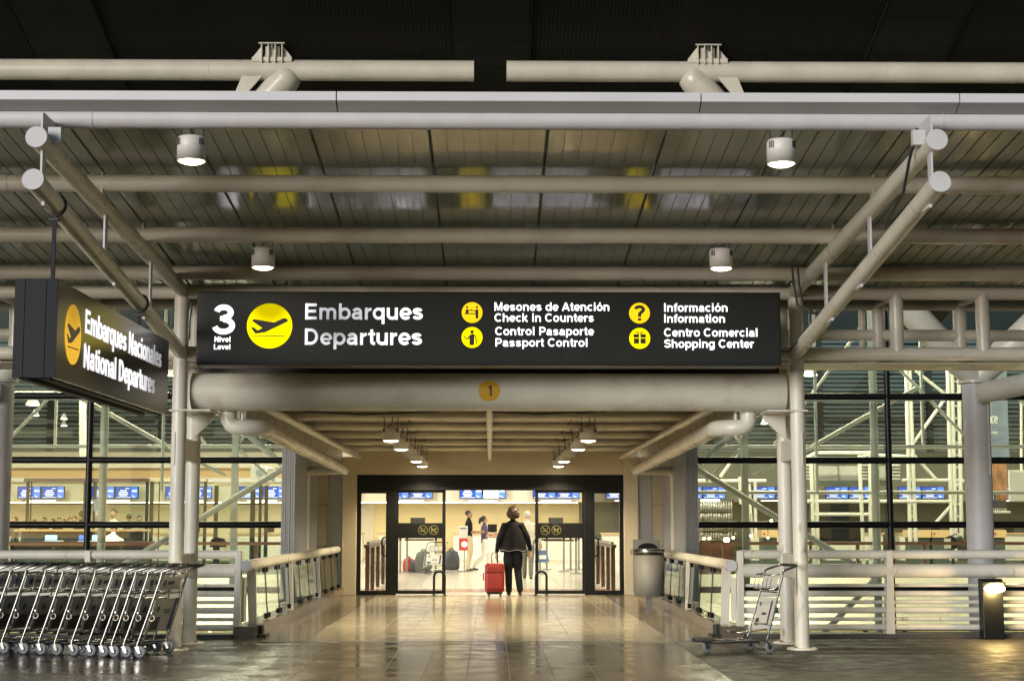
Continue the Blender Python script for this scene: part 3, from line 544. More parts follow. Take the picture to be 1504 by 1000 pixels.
# ================================================================== ENTRANCE WALLS AND DOORS
DY = 31.8
for s in (-1, 1):
    nm = 'red suitcase' if s < 0 else 'litter bin'
    t = thing('entrance_wall', 'panelled return wall beside the sliding doors on the %s side' % nm, 'wall', (s * 3.4, 30, -5.2), 'entrance side walls')
    xa, xb = sorted((s * 3.41, s * 3.56)); MB().box(xa, xb, 28.25, DY, -5.2, 3.2).build('return_panel', 'blue_grey', t)
    for i in range(6):
        x0 = s * (3.41 + i * .04); xa, xb = sorted((x0 + s * .003, x0 + s * .037)); MB().box(xa, xb, 28.12 + (i % 2) * .012, 28.25, -5.2, 2.95).build('pilaster_rib', 'grey_panel', t)
    xa, xb = sorted((s * 3.40, s * 3.19)); MB().box(xa, xb, DY - .10, DY, -.3, 2.7).build('wall_panel', 'tan_panel', t)
    xa, xb = sorted((s * 3.18, s * 2.92)); MB().box(xa, xb, DY - .06, DY, -.3, 2.7).build('wall_panel', 'grey_panel', t)
    MB().box(s * 3.185 - .006, s * 3.185 + .006, DY - .11, DY - .06, -.3, 2.7).build('metal_strip', 'chrome', t)
    for z in (.95, 1.75): MB().box(min(s * 3.40, s * 3.19), max(s * 3.40, s * 3.19), DY - .104, DY - .10, z, z + .008).build('panel_joint', 'joint', t)
    xa, xb = sorted((s * 2.91, s * 2.635)); MB().box(xa, xb, DY - .14, DY + .25, 0, 2.70).build('jamb', 'beige_wall', t, .006)
t = thing('door_header_wall', 'beige plaster band above the black door header', 'wall', (0, DY, 2.35)); MB().box(-2.634, 2.634, DY - .08, DY + .2, 2.352, 3.0).build('band', 'beige_wall', t)
t = thing('sliding_doors', 'black framed automatic glass doors standing open in the middle', 'door', (0, DY, 0))
MB().box(-2.632, 2.632, DY - .02, DY + .16, 2.045, 2.35).build('header', 'black', t, .006)
MB().box(-1.0, 1.0, DY - .028, DY - .02, 2.06, 2.10).build('header_strip', 'dark_frame', t)
for s in (-1, 1):
    def bx(name, x0, x1, y0, y1, z0, z1, m='black', par=None): xa, xb = sorted((s * x0, s * x1)); return MB().box(xa, xb, y0, y1, z0, z1).build(name, m, par or t, .004)
    bx('side_post', 2.632, 2.555, DY, DY + .12, 0, 2.045); bx('side_post', 2.06, 1.86, DY, DY + .14, 0, 2.045); bx('bottom_rail', 2.555, 2.06, DY, DY + .1, 0, .085); bx('top_rail', 2.555, 2.06, DY, DY + .1, 1.985, 2.045)
    bx('side_pane', 2.555, 2.06, DY + .04, DY + .052, .085, 1.985, 'door_glass')
    h = MB().path([(s * 2.075, DY - .002, .76), (s * 2.11, DY - .06, .77), (s * 2.13, DY - .07, .82), (s * 2.13, DY - .07, 1.06), (s * 2.11, DY - .06, 1.11), (s * 2.075, DY - .002, 1.12)], .018, 10).build('handle', 'black', t)
    lf = MB().box(*sorted((s * 1.86, s * 1.815)), DY + .03, DY + .09, .02, 2.045).build('leaf_stile', 'black', t)
    bx('leaf_stile', .95, .885, DY + .03, DY + .09, .02, 2.045, par=None); bx('leaf_rail', 1.815, .95, DY + .03, DY + .09, .02, .085); bx('leaf_rail', 1.815, .95, DY + .03, DY + .09, 2.0, 2.045)
    bx('leaf_pane', 1.815, .95, DY + .055, DY + .065, .085, 2.0, 'door_glass')
    sg = bx('warning_band', 1.815, .95, DY + .048, DY + .055, 1.105, 1.405, 'black'); c0 = 1.44 if s < 0 else 1.30
    bx('band_tab', c0 + .14, c0 - .15, DY + .049, DY + .055, 1.405, 1.51, 'dark_frame')
    dp = lambda u, v, d: (u, DY + .048 - d, v)
    for k, cxx in enumerate(((-1.33, -1.12) if s < 0 else (1.09, 1.305))):
        c = (cxx, 1.265); rg = MB(); N = 28
        for i in range(N):
            a0, a1 = 2 * math.pi * i / N, 2 * math.pi * (i + 1) / N
            plate(rg, [(c[0] + q * math.cos(a), c[1] + q * math.sin(a)) for q, a in ((.083, a0), (.083, a1), (.095, a1), (.095, a0))], dp, .0005, .003)
        plate(rg, stroke((c[0] - .055, c[1] + .055), (c[0] + .055, c[1] - .055), .02), dp, .0005, .0042)
        rg.build('ban_ring', 'icon_olive', sg); sy = MB()
        if k == 0: plate(sy, stroke((c[0] - .055, c[1] - .015), (c[0] + .03, c[1] - .015), .024), dp, .0005, .003); plate(sy, stroke((c[0] + .025, c[1] + .0), (c[0] + .05, c[1] + .05), .012), dp, .0005, .003)
        else:
            plate(sy, [(c[0] + u, c[1] + v) for u, v in ((-.05, .01), (-.055, .045), (-.04, .02), (.02, .02), (.035, .045), (.06, .035), (.055, .015), (.035, .0), (.03, -.05), (.015, -.05), (.01, -.015), (-.025, -.015), (-.03, -.05), (-.045, -.05))], dp, .0005, .003)
        sy.build('ban_symbol', 'icon_olive', sg)
    gl = thing('door_guard', 'black hoop guard on the floor %s' % ('beside the red suitcase' if s < 0 else 'beside the bare hand of the person in black'), 'guard rail', (s * 1.0, DY - .35, 0), 'door guard hoops')
    MB().path([(s * 1.10, DY - .2, 0), (s * 1.10, DY - .2, .36)] + [(s * (.995 + .105 * math.cos(a)), DY - .2, .36 + .105 * math.sin(a)) for a in (.4, .8, 1.2, 1.57, 1.95, 2.35, 2.75)] + [(s * .89, DY - .2, .36), (s * .89, DY - .2, 0)], .024, 12).build('hoop', 'black', gl)
    for x in (1.10, .89): MB().lathe([(.05, 0), (.05, .008)], (s * x, DY - .2, 0), 14).build('foot', 'black', gl)

# ------------------------------------------------------------------ glass balustrades of the walkway
for s in (-1, 1):
    t = thing('glass_balustrade', 'glass balustrade with thick round handrail along the walkway, %s side' % ('red suitcase' if s < 0 else 'litter bin'), 'railing', (s * 3, 25.8, .14), 'glass balustrades')
    HX = s * 3.0
    MB().tube((HX, 19.98, .878), (HX, 31.7, .885), .068, 28).build('handrail', 'paint', t); MB().tube((HX, 19.965, .878), (HX, 19.98, .878), .071, 28).build('end_cap', 'paint_cap', t)
    for y in (22.2, 26.9): MB().tube((HX, y, .879), (HX, y + .012, .879), .070, 28).build('joint_ring', 'paint', t)
    posts = (20.29, 24.0, 27.73)
    for i, y in enumerate(posts):
        MB().hexa([(s * 2.90, y - .02, .12), (s * 3.0, y - .02, .12), (s * 3.0, y + .02, .12), (s * 2.90, y + .02, .12)], [(s * 2.925, y - .02, .84), (s * 3.04, y - .02, .84), (s * 3.04, y + .02, .84), (s * 2.925, y + .02, .84)] if s > 0 else [(s * 2.925, y - .02, .84), (s * 3.04, y - .02, .84), (s * 3.04, y + .02, .84), (s * 2.925, y + .02, .84)]).build('post', 'paint_worn', t)
        if i == 0: MB().box(*sorted((s * 2.82, s * 3.04)), 20.2, 20.42, -.0, .14).build('shoe', 'dark_frame', t, .01); MB().box(*sorted((s * 2.76, s * 3.08)), 20.08, 20.45, -.003, .03).build('shoe_plate', 'dark_frame', t)
    ends = list(posts) + [31.55]
    for i in range(3):
        a, c = ends[i] + .04, ends[i + 1] - .04; w = (c - a) / 3
        for k in range(3):
            y0, y1 = a + k * w + .015, a + (k + 1) * w - .015; X = s * 2.945
            MB().hexa([(X - .005, y0, .20), (X + .005, y0, .20), (X + .005, y1, .20), (X - .005, y1, .20)], [(X + s * .04 - .005, y0, .775), (X + s * .04 + .005, y0, .775), (X + s * .04 + .005, y1, .775), (X + s * .04 - .005, y1, .775)]).build('glass_panel', 'clear_glass', t)
            for ye in (y0 - .002, y1 + .002): MB().hexa([(X - .007, ye - .003, .20), (X + .007, ye - .003, .20), (X + .007, ye + .003, .20), (X - .007, ye + .003, .20)], [(X + s * .04 - .007, ye - .003, .775), (X + s * .04 + .007, ye - .003, .775), (X + s * .04 + .007, ye + .003, .775), (X + s * .04 - .007, ye + .003, .775)]).build('glass_edge', 'glass_edge', t)
            for yy in (y0 + .10, y1 - .10):
                MB().box(X - .026, X + .026, yy - .028, yy + .028, .155, .225).build('clamp', 'black', t); MB().box(X + s * .04 - .024, X + s * .04 + .024, yy - .028, yy + .028, .755, .825).build('clamp', 'black', t)
# ------------------------------------------------------------------ tubular fences along the edge of the forecourt
FZ = ((1.013, .055), (.812, .084), (.632, .021), (.531, .036), (.428, .023), (.328, .038), (.22, .023), (.12, .038)); FY = 20.06
for s in (-1, 1):
    t = thing('pipe_fence', 'white tubular fence along the pavement edge %s' % ('behind the row of nested carts' if s < 0 else 'behind the bollard light'), 'fence', (s * 6.5, FY, 0), 'tubular fences')
    for z, r in FZ:
        MB().tube((s * 3.13, FY, z), (s * 12.5, FY, z), r, 18).build('rail', 'paint_worn', t)
    for x in (4.97, 8.2, 11.4, 3.11):
        xa, xb = sorted((s * x - .045, s * x + .045)); sl = .1 * s if x > 3.5 else 0
        MB().hexa([(xa - sl * .2, FY - .09, .04), (xb, FY - .09, .04), (xb, FY + .09, .04), (xa - sl * .2, FY + .09, .04)], [(xa + .02, FY - .07, 1.06), (xb, FY - .07, 1.06), (xb, FY + .05, 1.06), (xa + .02, FY + .05, 1.06)]).build('post', 'paint_worn', t, .006)
    for x in (4.97,): MB().tube((s * x + .03, FY, .812), (s * x + .05, FY, .812), .088, 18).build('sleeve', 'paint_worn', t); MB().tube((s * x + .03, FY, 1.013), (s * x + .05, FY, 1.013), .059, 18).build('sleeve', 'paint_worn', t)
    MB().box(*sorted((s * 3.07, s * 3.03)), FY + .02, FY + .2, .19, .73).build('end_flap', 'paint_worn', t); MB().box(*sorted((s * 3.11, s * 3.03)), FY + .05, FY + .08, .45, .5).build('flap_arm', 'paint_worn', t)
    MB().tube((s * 4.9, FY + .25, .075), (s * 9, FY + .25, .075), .018, 8).build('cable_run', 'cable', t)
# ------------------------------------------------------------------ litter bin
bx_, by_ = 2.52, 25.55
t = thing('litter_bin', 'grey metal litter bin on a square post beside the glass balustrade', 'litter bin', (bx_, by_, 0))
MB().box(bx_ - .045, bx_ + .045, by_ - .03, by_ + .06, 0, .3).build('post', 'steel', t)
MB().lathe([(.225, .255), (.238, .26), (.243, .9), (.225, .9), (.22, .6)], (bx_, by_, 0), 36).build('body', 'steel', t)
MB().lathe([(.225, .885), (.222, .84)], (bx_, by_, 0), 30).build('liner', 'black', t)
MB().lathe([(.25, .93), (.256, .935), (.256, .985), (.25, .99), (.235, .99), (.235, .93)], (bx_, by_, 0), 36).build('rim', 'chrome', t)
hd = [(bx_ - .235, by_ + .19, .30), (bx_ + .2, by_ + .19, .30), (bx_ + .2, by_ + .19, 1.14), (bx_ - .235, by_ + .19, 1.14)]; MB().prism(hd, (0, .02, 0)).build('back_plate', 'steel', t)
MB().prism([(bx_ + .16 * math.cos(R(a)), by_ + .188, 1.0 + .085 * math.sin(R(a))) for a in range(0, 181, 12)], (0, -.01, 0)).build('opening', 'black', t)
MB().lathe([(.24, .905), (.24, .93)], (bx_, by_, 0), 30).build('neck', 'black', t); MB().box(bx_ - .275, bx_ - .235, by_ - .02, by_ + .2, .90, .98).build('hinge', 'steel', t)
# ------------------------------------------------------------------ bollard light
bx_, by_ = 6.14, 19.74
t = thing('bollard_light', 'square black bollard with a lit oval lamp in front of the tubular fence', 'bollard light', (bx_, by_, 0))
MB().box(bx_ - .127, bx_ + .127, by_ - .09, by_ + .09, 0, .70).build('post', 'black', t, .01)
MB().hexa([(bx_ - .127, by_ - .10, .70), (bx_ + .127, by_ - .10, .70), (bx_ + .127, by_ + .09, .70), (bx_ - .127, by_ + .09, .70)], [(bx_ - .127, by_ - .04, .725), (bx_ + .127, by_ - .04, .725), (bx_ + .127, by_ + .09, .725), (bx_ - .127, by_ + .09, .725)]).build('cap', 'black', t)
MB().sphere((bx_ + .02, by_ - .10, .61), .13, .06, .055, 20, 10).build('lamp_glass', 'bollard_glow', t)
MB().lathe([(.12, .0), (.13, .012), (.13, .03)], (bx_ + .02, by_ - .08, .655), 20).build('lamp_hood', 'steel', t)
MB().box(bx_ + .13, bx_ + .34, by_ - .03, by_ + .0, .655, .67).build('side_bracket', 'paint', t)
L = bpy.data.lights.new('bollard_lamp', 'POINT'); L.energy = 22; L.color = (1, .68, .25); L.shadow_soft_size = .06
lo = bpy.data.objects.new('lamp', L); col.objects.link(lo); lo.parent = t; lo.location = (.02, -.22, .58)

# ------------------------------------------------------------------ baggage carts (forward = local +x)
def make_cart(label, bumper):
    t = thing('baggage_cart', label, 'baggage cart', (0, 0, 0), 'baggage carts')
    up = lambda s, q: (.02 - .24 * q, s * (.35 - .03 * q), .14 + .74 * q)
    h = [(.03, .35, .14), up(1, .5), up(1, .95), (-.215, .32, .89), (-.25, .32, .905), (-.41, .305, .95), (-.43, .28, .955), (-.43, -.28, .955), (-.41, -.305, .95), (-.25, -.32, .905), (-.215, -.32, .89), up(-1, .95), up(-1, .5), (.03, -.35, .14)]
    MB().path(h, .0135, 8).build('handle_frame', 'chrome', t)
    MB().tube((-.43, -.2, .955), (-.43, .2, .955), .018, 10).build('handle_grip', 'rubber', t)
    for z, q in ((.30, .22), (.66, .70)): MB().tube(up(1, q), up(-1, q), .010, 8).build('cross_bar', 'chrome', t)
    pf = MB(); 
    for s in (-1, 1): pf.path([(.03, s * .35, .14), (.10, s * .33, .135), (.60, s * .16, .115), (.78, s * .10, .125), (.82, s * .06, .13)], .013, 8)
    pf.tube((.82, -.06, .13), (.82, .06, .13), .013, 8); pf.build('platform_frame', 'chrome', t)
    for i, x in enumerate((.2, .36, .52)): w = .35 - (x - .03) * .33; MB().tube((x, -w, .132), (x, w, .132), .009, 6).build('platform_bar', 'chrome', t)
    MB().path([(.03, .35, .26), (.34, .22, .22), (.40, .12, .22), (.40, -.12, .22), (.34, -.22, .22), (.03, -.35, .26)], .010, 8).build('guard_loop', 'chrome', t)
    # advertising board between the uprights, facing back
    q0, q1 = .16, .62; xo = -.018
    def bp_(u, v, d): q = q0 + (q1 - q0) * v; p = up(1, q); return (p[0] - .012 - d, u, p[2])
    bd = MB(); a = [bp_(-.29, 0, 0), bp_(.29, 0, 0), bp_(.29, 1, 0), bp_(-.29, 1, 0)]; bd.hexa(a, [(x + .012, y, z) for x, y, z in a]); bo = bd.build('board', 'ad_white' if bumper else 'board_shaded', t)
    MB().hexa([(.10, -.29, .10), (.10, .29, .10), (.72, .09, .10), (.72, -.09, .10)], [(.10, -.29, .118), (.10, .29, .118), (.72, .09, .118), (.72, -.09, .118)]).build('tray', 'rubber', t)
    def pr2(name, u0, u1, v0, v1, m, d=.002):
        b = MB(); b.add([bp_(u0, v0, d), bp_(u1, v0, d), bp_(u1, v1, d), bp_(u0, v1, d)], [(0, 1, 2, 3)]); return b.build(name, m, bo)
    pr2('blue_edge', -.29, -.20, 0, 1, 'ad_blue'); pr2('dark_figure', .04, .24, .05, .45, 'ad_dark'); pr2('dark_figure', .13, .19, .62, .78, 'ad_dark'); pr2('yellow_spot', .23, .28, .3, .5, 'ad_yellow')
    for i, v in enumerate((.62, .54)): pr2('caption', -.16, .02 - i * .03, v, v + .045, 'ad_dark')
    # back of the board, seen from the front side
    b = MB(); b.add([(p[0] + .014, p[1], p[2]) for p in (bp_(-.28, .04, 0), bp_(-.28, .96, 0), bp_(.28, .96, 0), bp_(.28, .04, 0))], [(0, 1, 2, 3)]); b.build('back_print', 'ad_white' if bumper else 'board_shaded', bo)
    for (u0, u1, v0, v1) in ((.16, .22, .1, .9), (-.24, -.12, .06, .3), (-.22, -.16, .7, .82), (-.08, .08, .42, .5)): b = MB(); b.add([(p[0] + .016, p[1], p[2]) for p in (bp_(u0, v0, 0), bp_(u0, v1, 0), bp_(u1, v1, 0), bp_(u1, v0, 0))], [(0, 1, 2, 3)]); b.build('caption', 'ad_dark', bo)
    # coin box
    MB().lathe([(.022, 0), (.026, .01), (.026, .04), (.018, .05)], (-.115, .32, .44), 12).build('coin_lock', 'chrome', t); MB().path(arc((-.115, .325, .41), .03, 0, 360, 12)[:-1], .005, 6, closed=True).build('lock_ring', 'chrome', t)
    # wire basket with its plate
    bk = MB(); 
    for z, d0 in ((.86, -.08), (.70, -.04)): bk.path([(-.19 + (.88 - z) * .3, .315, z), (d0, .28, z - .01), (d0, -.28, z - .01), (-.19 + (.88 - z) * .3, -.315, z)], .007, 6)
    for y in (-.28, -.14, 0, .14, .28): bk.path([(-.13, y, .69), (-.04, y, .69), (-.08, y, .85)], .005, 5)
    bk.build('wire_basket', 'chrome', t)
    sp = MB().hexa([(-.145, -.25, .70), (-.145, .25, .70), (-.135, .25, .70), (-.135, -.25, .70)], [(-.185, -.25, .83), (-.185, .25, .83), (-.175, .25, .83), (-.175, -.25, .83)]).build('plate', 'ad_white', t)
    def pp(u0, u1, z0, z1, m, nm):
        f_ = lambda z: -.147 - (z - .70) * .308; MB().add([(f_(z0), u0, z0), (f_(z0), u1, z0), (f_(z1), u1, z1), (f_(z1), u0, z1)], [(0, 3, 2, 1)]).build(nm, m, sp)
    pp(.10, .17, .735, .80, 'ad_blue', 'emblem'); pp(-.10, .07, .75, .785, 'ad_dark', 'caption')
    # wheels with forks
    for (x, y) in ((.03, .35), (.03, -.35), (.74, 0)):
        f = MB(); f.path([(x, y, .15), (x, y, .125), (x - .01, y, .10)], .014, 8)
        for e in (-1, 1): f.hexa([(x - .025, y + e * .026 - .003, .115), (x + .015, y + e * .026 - .003, .115), (x + .015, y + e * .026 + .003, .115), (x - .025, y + e * .026 + .003, .115)], [(x - .045, y + e * .026 - .003, .05), (x - .02, y + e * .026 - .003, .05), (x - .02, y + e * .026 + .003, .05), (x - .045, y + e * .026 + .003, .05)])
        f.box(x - .028, x + .018, y - .029, y + .029, .108, .116); f.build('caster_fork', 'chrome', t)
        w = MB().lathe([(.04, -.02), (.058, -.018), (.062, -.008), (.062, .008), (.058, .018), (.04, .02)], (x - .033, y, .062), 22, axis='y').build('wheel', 'wheel_grey', t)
        MB().lathe([(.012, -.0225), (.014, -.021), (.014, .021), (.012, .0225)], (x - .033, y, .062), 12, axis='y').build('hub', 'chrome', w); MB().lathe([(.030, -.0212), (.030, .0212)], (x - .033, y, .062), 14, axis='y').build('disc', 'rubber', w)
    if bumper:
        MB().path([(.66, .13, .135), (.80, .10, .14), (.87, .05, .145), (.87, -.05, .145), (.80, -.10, .14), (.66, -.13, .135)], .024, 10).build('bumper', 'rubber', t)
    return t
lone = make_cart('single chrome baggage cart standing alone in front of the white columns', True)
tagb = MB().add([(-.20, -.10, .70), (-.20, .12, .72), (-.24, .13, .86), (-.24, -.11, .84)], [(0, 1, 2, 3)]).build('paper', 'ad_white', lone)
MB().add([(-.205, -.04, .76), (-.205, .02, .765), (-.225, .02, .81), (-.222, -.03, .80)], [(0, 1, 2, 3)]).build('red_print', 'red_print', tagb)
lone.location = (2.99, 17.9, 0); lone.rotation_euler = (0, 0, R(180 + 18)); lone.scale = (.90, .66, .98)
first = make_cart('baggage cart in the nested row beside the white column', False)
px_ = [220, 200.5, 183, 168, 149.5, 125, 101, 78, 53, 25, 3, -19, -41]
nthc = ['last cart of the nested row, full advertising board facing the white column'] + ['nested chrome baggage cart, number %s counted from the white column' % w for w in ('two', 'three', 'four', 'five', 'six', 'seven', 'eight', 'nine', 'ten', 'eleven', 'twelve', 'thirteen')]
for i, px in enumerate(px_):
    c = first if i == 0 else clone(first)
    q = (220 - px) / 217; y = 17.04 + .68 * q; x = (px - 723) / 2350 * y; hd_ = 165 + random.uniform(-2.2, 2.2)
    ly = Vector((math.cos(R(hd_ + 90)), math.sin(R(hd_ + 90)), 0)); p = Vector((x, y, 0)) - ly * .35
    c.location = p; c.rotation_euler = (0, 0, R(hd_)); c['label'] = nthc[i]
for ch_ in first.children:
    if ch_.name.startswith('board'): ch_.data = ch_.data.copy(); ch_.data.materials[0] = M['ad_white']  # last board takes the lit tone; nested boards carry their shade as colour

# ================================================================== TERMINAL: facade, hall, gallery, lower level
for s in (-1, 1):
    t = thing('glass_facade', 'glass facade with black bars and %s' % ('busy service desks behind it' if s < 0 else 'white steel frames behind it'), 'facade', (s * 9, 28.2, -5.2), 'glass facades')
    ZB = [.247 + 1.126 * k for k in range(-4, 6)]; XB = [3.53, 7.03, 10.53, 14.03, 17.5]
    for z in ZB: MB().tube((s * 3.6, 28.2, z), (s * 17.5, 28.2, z), .058, 14).build('transom', 'black', t)
    for x in XB[1:]: MB().tube((s * x, 28.2, -5.2), (s * x, 28.2, 6.3), .055, 14).build('mullion', 'black', t)
    for i in range(4):
        for j in range(len(ZB) - 1): xa, xb = sorted((s * (XB[i] + .02), s * (XB[i + 1] - .02))); MB().box(xa, xb, 28.27, 28.285, ZB[j] + .01, ZB[j + 1] - .01).build('pane', 'facade_glass', t)
    t = thing('facade_bracing', 'white steel tubes bracing the inside of the glass facade %s' % ('with the service desks' if s < 0 else 'by the bar'), 'steel frame', (s * 6, 29.8, -5.2), 'facade bracing')
    f = lambda a, c, r=.06, n='brace': MB().tube((s * a[0], a[1], a[2]), (s * c[0], c[1], c[2]), r, 14).build(n, 'white_steel', t)
    f((7.14, 29.7, -5.2), (7.14, 29.7, 6.5), .075, 'mast'); f((10.7, 29.7, -5.2), (10.7, 29.7, 6.5), .075, 'mast'); f((14.2, 29.7, -5.2), (14.2, 29.7, 6.5), .075, 'mast')
    MB().box(*sorted((s * 4.78, s * 4.90)), 30.42, 30.54, .2, 6.5).build('post', 'white_steel', t)
    f((3.88, 30, 2.40), (7.14, 29.8, .40), .058); f((7.14, 29.8, .40), (5.2, 30, -1.6), .058); f((3.9, 30, 2.5), (5.2, 30.1, 3.6), .058)
    f((3.6, 30.5, 2.85), (14.5, 30.5, 2.85), .035, 'rail'); f((3.6, 30.5, 1.98), (14.5, 30.5, 1.98), .035, 'rail') if s > 0 else None
    f((6.15, 30.4, 2.86), (8.1, 30.2, 3.95), .045); f((6.15, 30.4, 2.84), (5.0, 30.4, 2.3), .03); f((4.84, 30.5, 2.85), (4.1, 30.5, 2.2), .03); f((4.84, 30.5, 2.85), (4.3, 30.5, 3.5), .03)
    f((6.18, 30.3, 2.0), (6.18, 30.3, 6.4), .03, 'mast'); f((8.4, 31, 2.9), (8.4, 31, 6.4), .03, 'mast'); f((5.5, 31, 2.9), (7.1, 31, 5.0), .03); f((9.4, 31, 2.9), (7.2, 31, 5.2), .03); f((3.8, 31, 4.55), (14, 31, 4.55), .028, 'rail'); f((4.0, 31, 4.5), (4.84, 30.6, 3.5), .03); f((9.6, 31, 2.9), (9.6, 31, 6.4), .04, 'mast'); f((9.6, 31, 4.5), (11.2, 31, 2.9), .03); f((3.5, 29.2, 3.62), (14.5, 29.2, 3.70), .03, 'rail')
# hall floor, gallery edge, inner bridge
b = MB(); b.box(-32, 32, 35.0, 75, -.35, -.003); b.box(-3.0, 3.0, 32.0, 35.0, -.35, -.003); hall = struct('hall_floor', b, 'hall_tile')
b = MB(); b.box(-3.0, 3.0, 33.1, 34.7, -.003, .001); b.build('floor_band', 'hall_band', hall)
b = MB(); 
for i in range(-7, 8): b.box(i * .8 - .004, i * .8 + .004, 32.0, 60, -.003, .0005)
b.build('floor_joint', 'hall_joint', hall)
for s in (-1, 1): MB().box(*sorted((s * 5.2, s * 32)), 35.02, 61, -.003, .003).build('dimming_sheet', 'hall_dimming', hall)  # dark sheets added on the floor to cut light bouncing into the hall
for s in (-1, 1):
    w_ = struct('gallery_edge_' + ('left' if s < 0 else 'right'), MB().box(*sorted((s * 3.05, s * 32)), 34.7, 35.0, -.75, .30), 'cream')
    struct('lower_wall_' + ('left' if s < 0 else 'right'), MB().box(*sorted((s * 3.3, s * 32)), 37.2, 37.4, -5.2, -.36), 'yellow_wall')
    for x in (8.6, 9.5): MB().box(s * x - .04, s * x + .04, 37.05, 37.2, -5.2, -.4).build('door_post', 'dark_frame', w_)
struct('lower_ground', MB().box(-60, 60, 20.33, 60, -5.5, -5.2), 'hall_tile')
struct('retaining_wall', MB().box(-60, 60, 20.15, 20.32, -5.5, -.31), 'kerb')
struct('hall_back_wall', MB().box(-4.8, 3.6, 66, 66.2, 0, 4.3), 'yellow_wall'); struct('hall_desk_wall', MB().box(-32, -4.81, 66, 66.2, 0, 4.3), 'cream'); struct('hall_side_wall', MB().box(3.61, 32, 66, 66.2, 0, 4.3), 'olive_wall')
for s in (-1, 1): struct('hall_end_wall_' + ('left' if s < 0 else 'right'), MB().box(*sorted((s * 32, s * 32.2)), 28.4, 75, -5.2, 10.5), 'cream')
struct('hall_roof', MB().box(-32.5, 32.5, 28.3, 75, 10.3, 10.6), 'hall_roof')
struct('upper_facade_wall', MB().box(-32.5, 32.5, 28.3, 28.45, 6.35, 10.3), 'hall_roof')
t = thing('check_in_bulkhead', 'cream bulkhead with tan band running above the check in counters', 'bulkhead', (0, 62.5, 2.2))
MB().box(-30, 3.6, 62.4, 64.5, 2.22, 2.98).build('lower_band', 'cream', t); MB().box(3.61, 30, 62.4, 64.5, 2.22, 3.9).build('lower_band', 'olive_wall', t); MB().box(-30, -3.2, 62.25, 64.5, 2.98, 3.14).build('cornice', 'white', t)
MB().box(-30, -3.2, 62.4, 64.5, 3.14, 3.52).build('tan_band', 'tan_band', t); MB().box(-30, -3.2, 62.2, 64.5, 3.52, 3.86).build('upper_band', 'cream', t); MB().box(-3.2, 3.6, 62.4, 64.5, 2.98, 3.9).build('upper_band', 'cream', t); MB().box(-24, 3.4, 63.2, 63.5, 2.19, 2.22).build('light_strip', 'fill_glow', t)  # light_strip here is a glow added to brighten the back wall
# louvred clerestory beyond
t = thing('louvre_wall', 'tall wall of horizontal grey louvres high above the check in hall', 'louvre wall', (0, 73, 4))
b = MB()
for i in range(32):
    z = 4.1 + i * .20; b.hexa([(-31, 72.9, z), (31, 72.9, z), (31, 73.1, z + .07), (-31, 73.1, z + .07)], [(-31, 72.9, z + .02), (31, 72.9, z + .02), (31, 73.1, z + .16), (-31, 73.1, z + .16)])
lo_ = b.build('louvre_blades', 'louvre', t); lo_['kind'] = 'stuff'
MB().box(-31, 31, 73.3, 73.32, 4.1, 10.3).build('glazing', 'grey_glass', t)
for x in range(-30, 31, 5): MB().box(x - .12, x + .12, 72.6, 72.88, 4, 10.3).build('post', 'hall_roof', t)
MB().box(-31, 31, 72.3, 72.6, 5.9, 6.05).build('cross_beam', 'hall_roof', t)
struct('hall_upper_wall', MB().box(-32, 32, 66.2, 75, 3.9, 4.1), 'hall_roof')
# monitors above the counters
def monitor_pair(x, label, blank=False):
    t = thing('monitor_pair', label, 'monitor', (x, 62.1, 2.3), 'check in monitors')
    for k in (-1, 1):
        c = x + k * .455; ho = MB().box(c - .445, c + .445, 62.0, 62.1, 2.33, 2.81).build('housing', 'black', t); Y = 61.998
        q = lambda x0, x1, z0, z1, m, nm, d=0: MB().add([(c + x0, Y - d, z0), (c + x1, Y - d, z0), (c + x1, Y - d, z1), (c + x0, Y - d, z1)], [(0, 1, 2, 3)]).build(nm, m, ho)
        q(-.42, .42, 2.36, 2.79, 'screen_white' if (blank and k > 0) else 'screen_blue', 'screen'); q(.17, .42, 2.36, 2.79, 'screen_mid', 'screen_side', .002)
        if not (blank and k > 0):
            for i, (w, z) in enumerate(((.2, 2.63), (.26, 2.565), (.3, 2.50), (.24, 2.435))): q(-.13 - w / 1.6, -.13 + w / 1.6, z, z + .03, 'screen_white', 'text_line', .002)
            q(-.05, .1, 2.71, 2.735, 'screen_white', 'text_line', .002); q(-.4, .15, 2.375, 2.39, 'screen_white', 'text_line', .002)
        MB().add([(c + .2, Y - .004, 2.45), (c + .26, Y - .004, 2.40), (c + .38, Y - .004, 2.40), (c + .3, Y - .004, 2.415), (c + .25, Y - .004, 2.46)], [(0, 1, 2, 3, 4)]).build('emblem', 'screen_white', ho); q(.2, .39, 2.6, 2.66, 'screen_white', 'text_line', .003)
    MB().box(x - .55, x + .55, 61.9, 62.1, 2.245, 2.275).build('light_strip', 'tube_glow', t)
    MB().box(x - .05, x + .05, 62.1, 62.42, 2.5, 2.6).build('wall_arm', 'black', t)
names = ['far end by the tall column', 'over the standing queue', 'over the seated desk clerk', 'behind the white portal column', 'behind the leaning brace tube', 'hidden side of the entrance wall', 'over the fixed door pane', 'straight above the walking passengers, one screen blank', 'over the door leaf opposite', 'behind the litter bin wall', 'over the bar lights', 'behind the pair of columns', 'inside the white tube frame', 'beside the branching column', 'beyond the banner']
for i, k in enumerate(range(-7, 8)): monitor_pair(-.33 + k * 2.83, 'pair of blue check in monitors ' + names[i], k == 0)
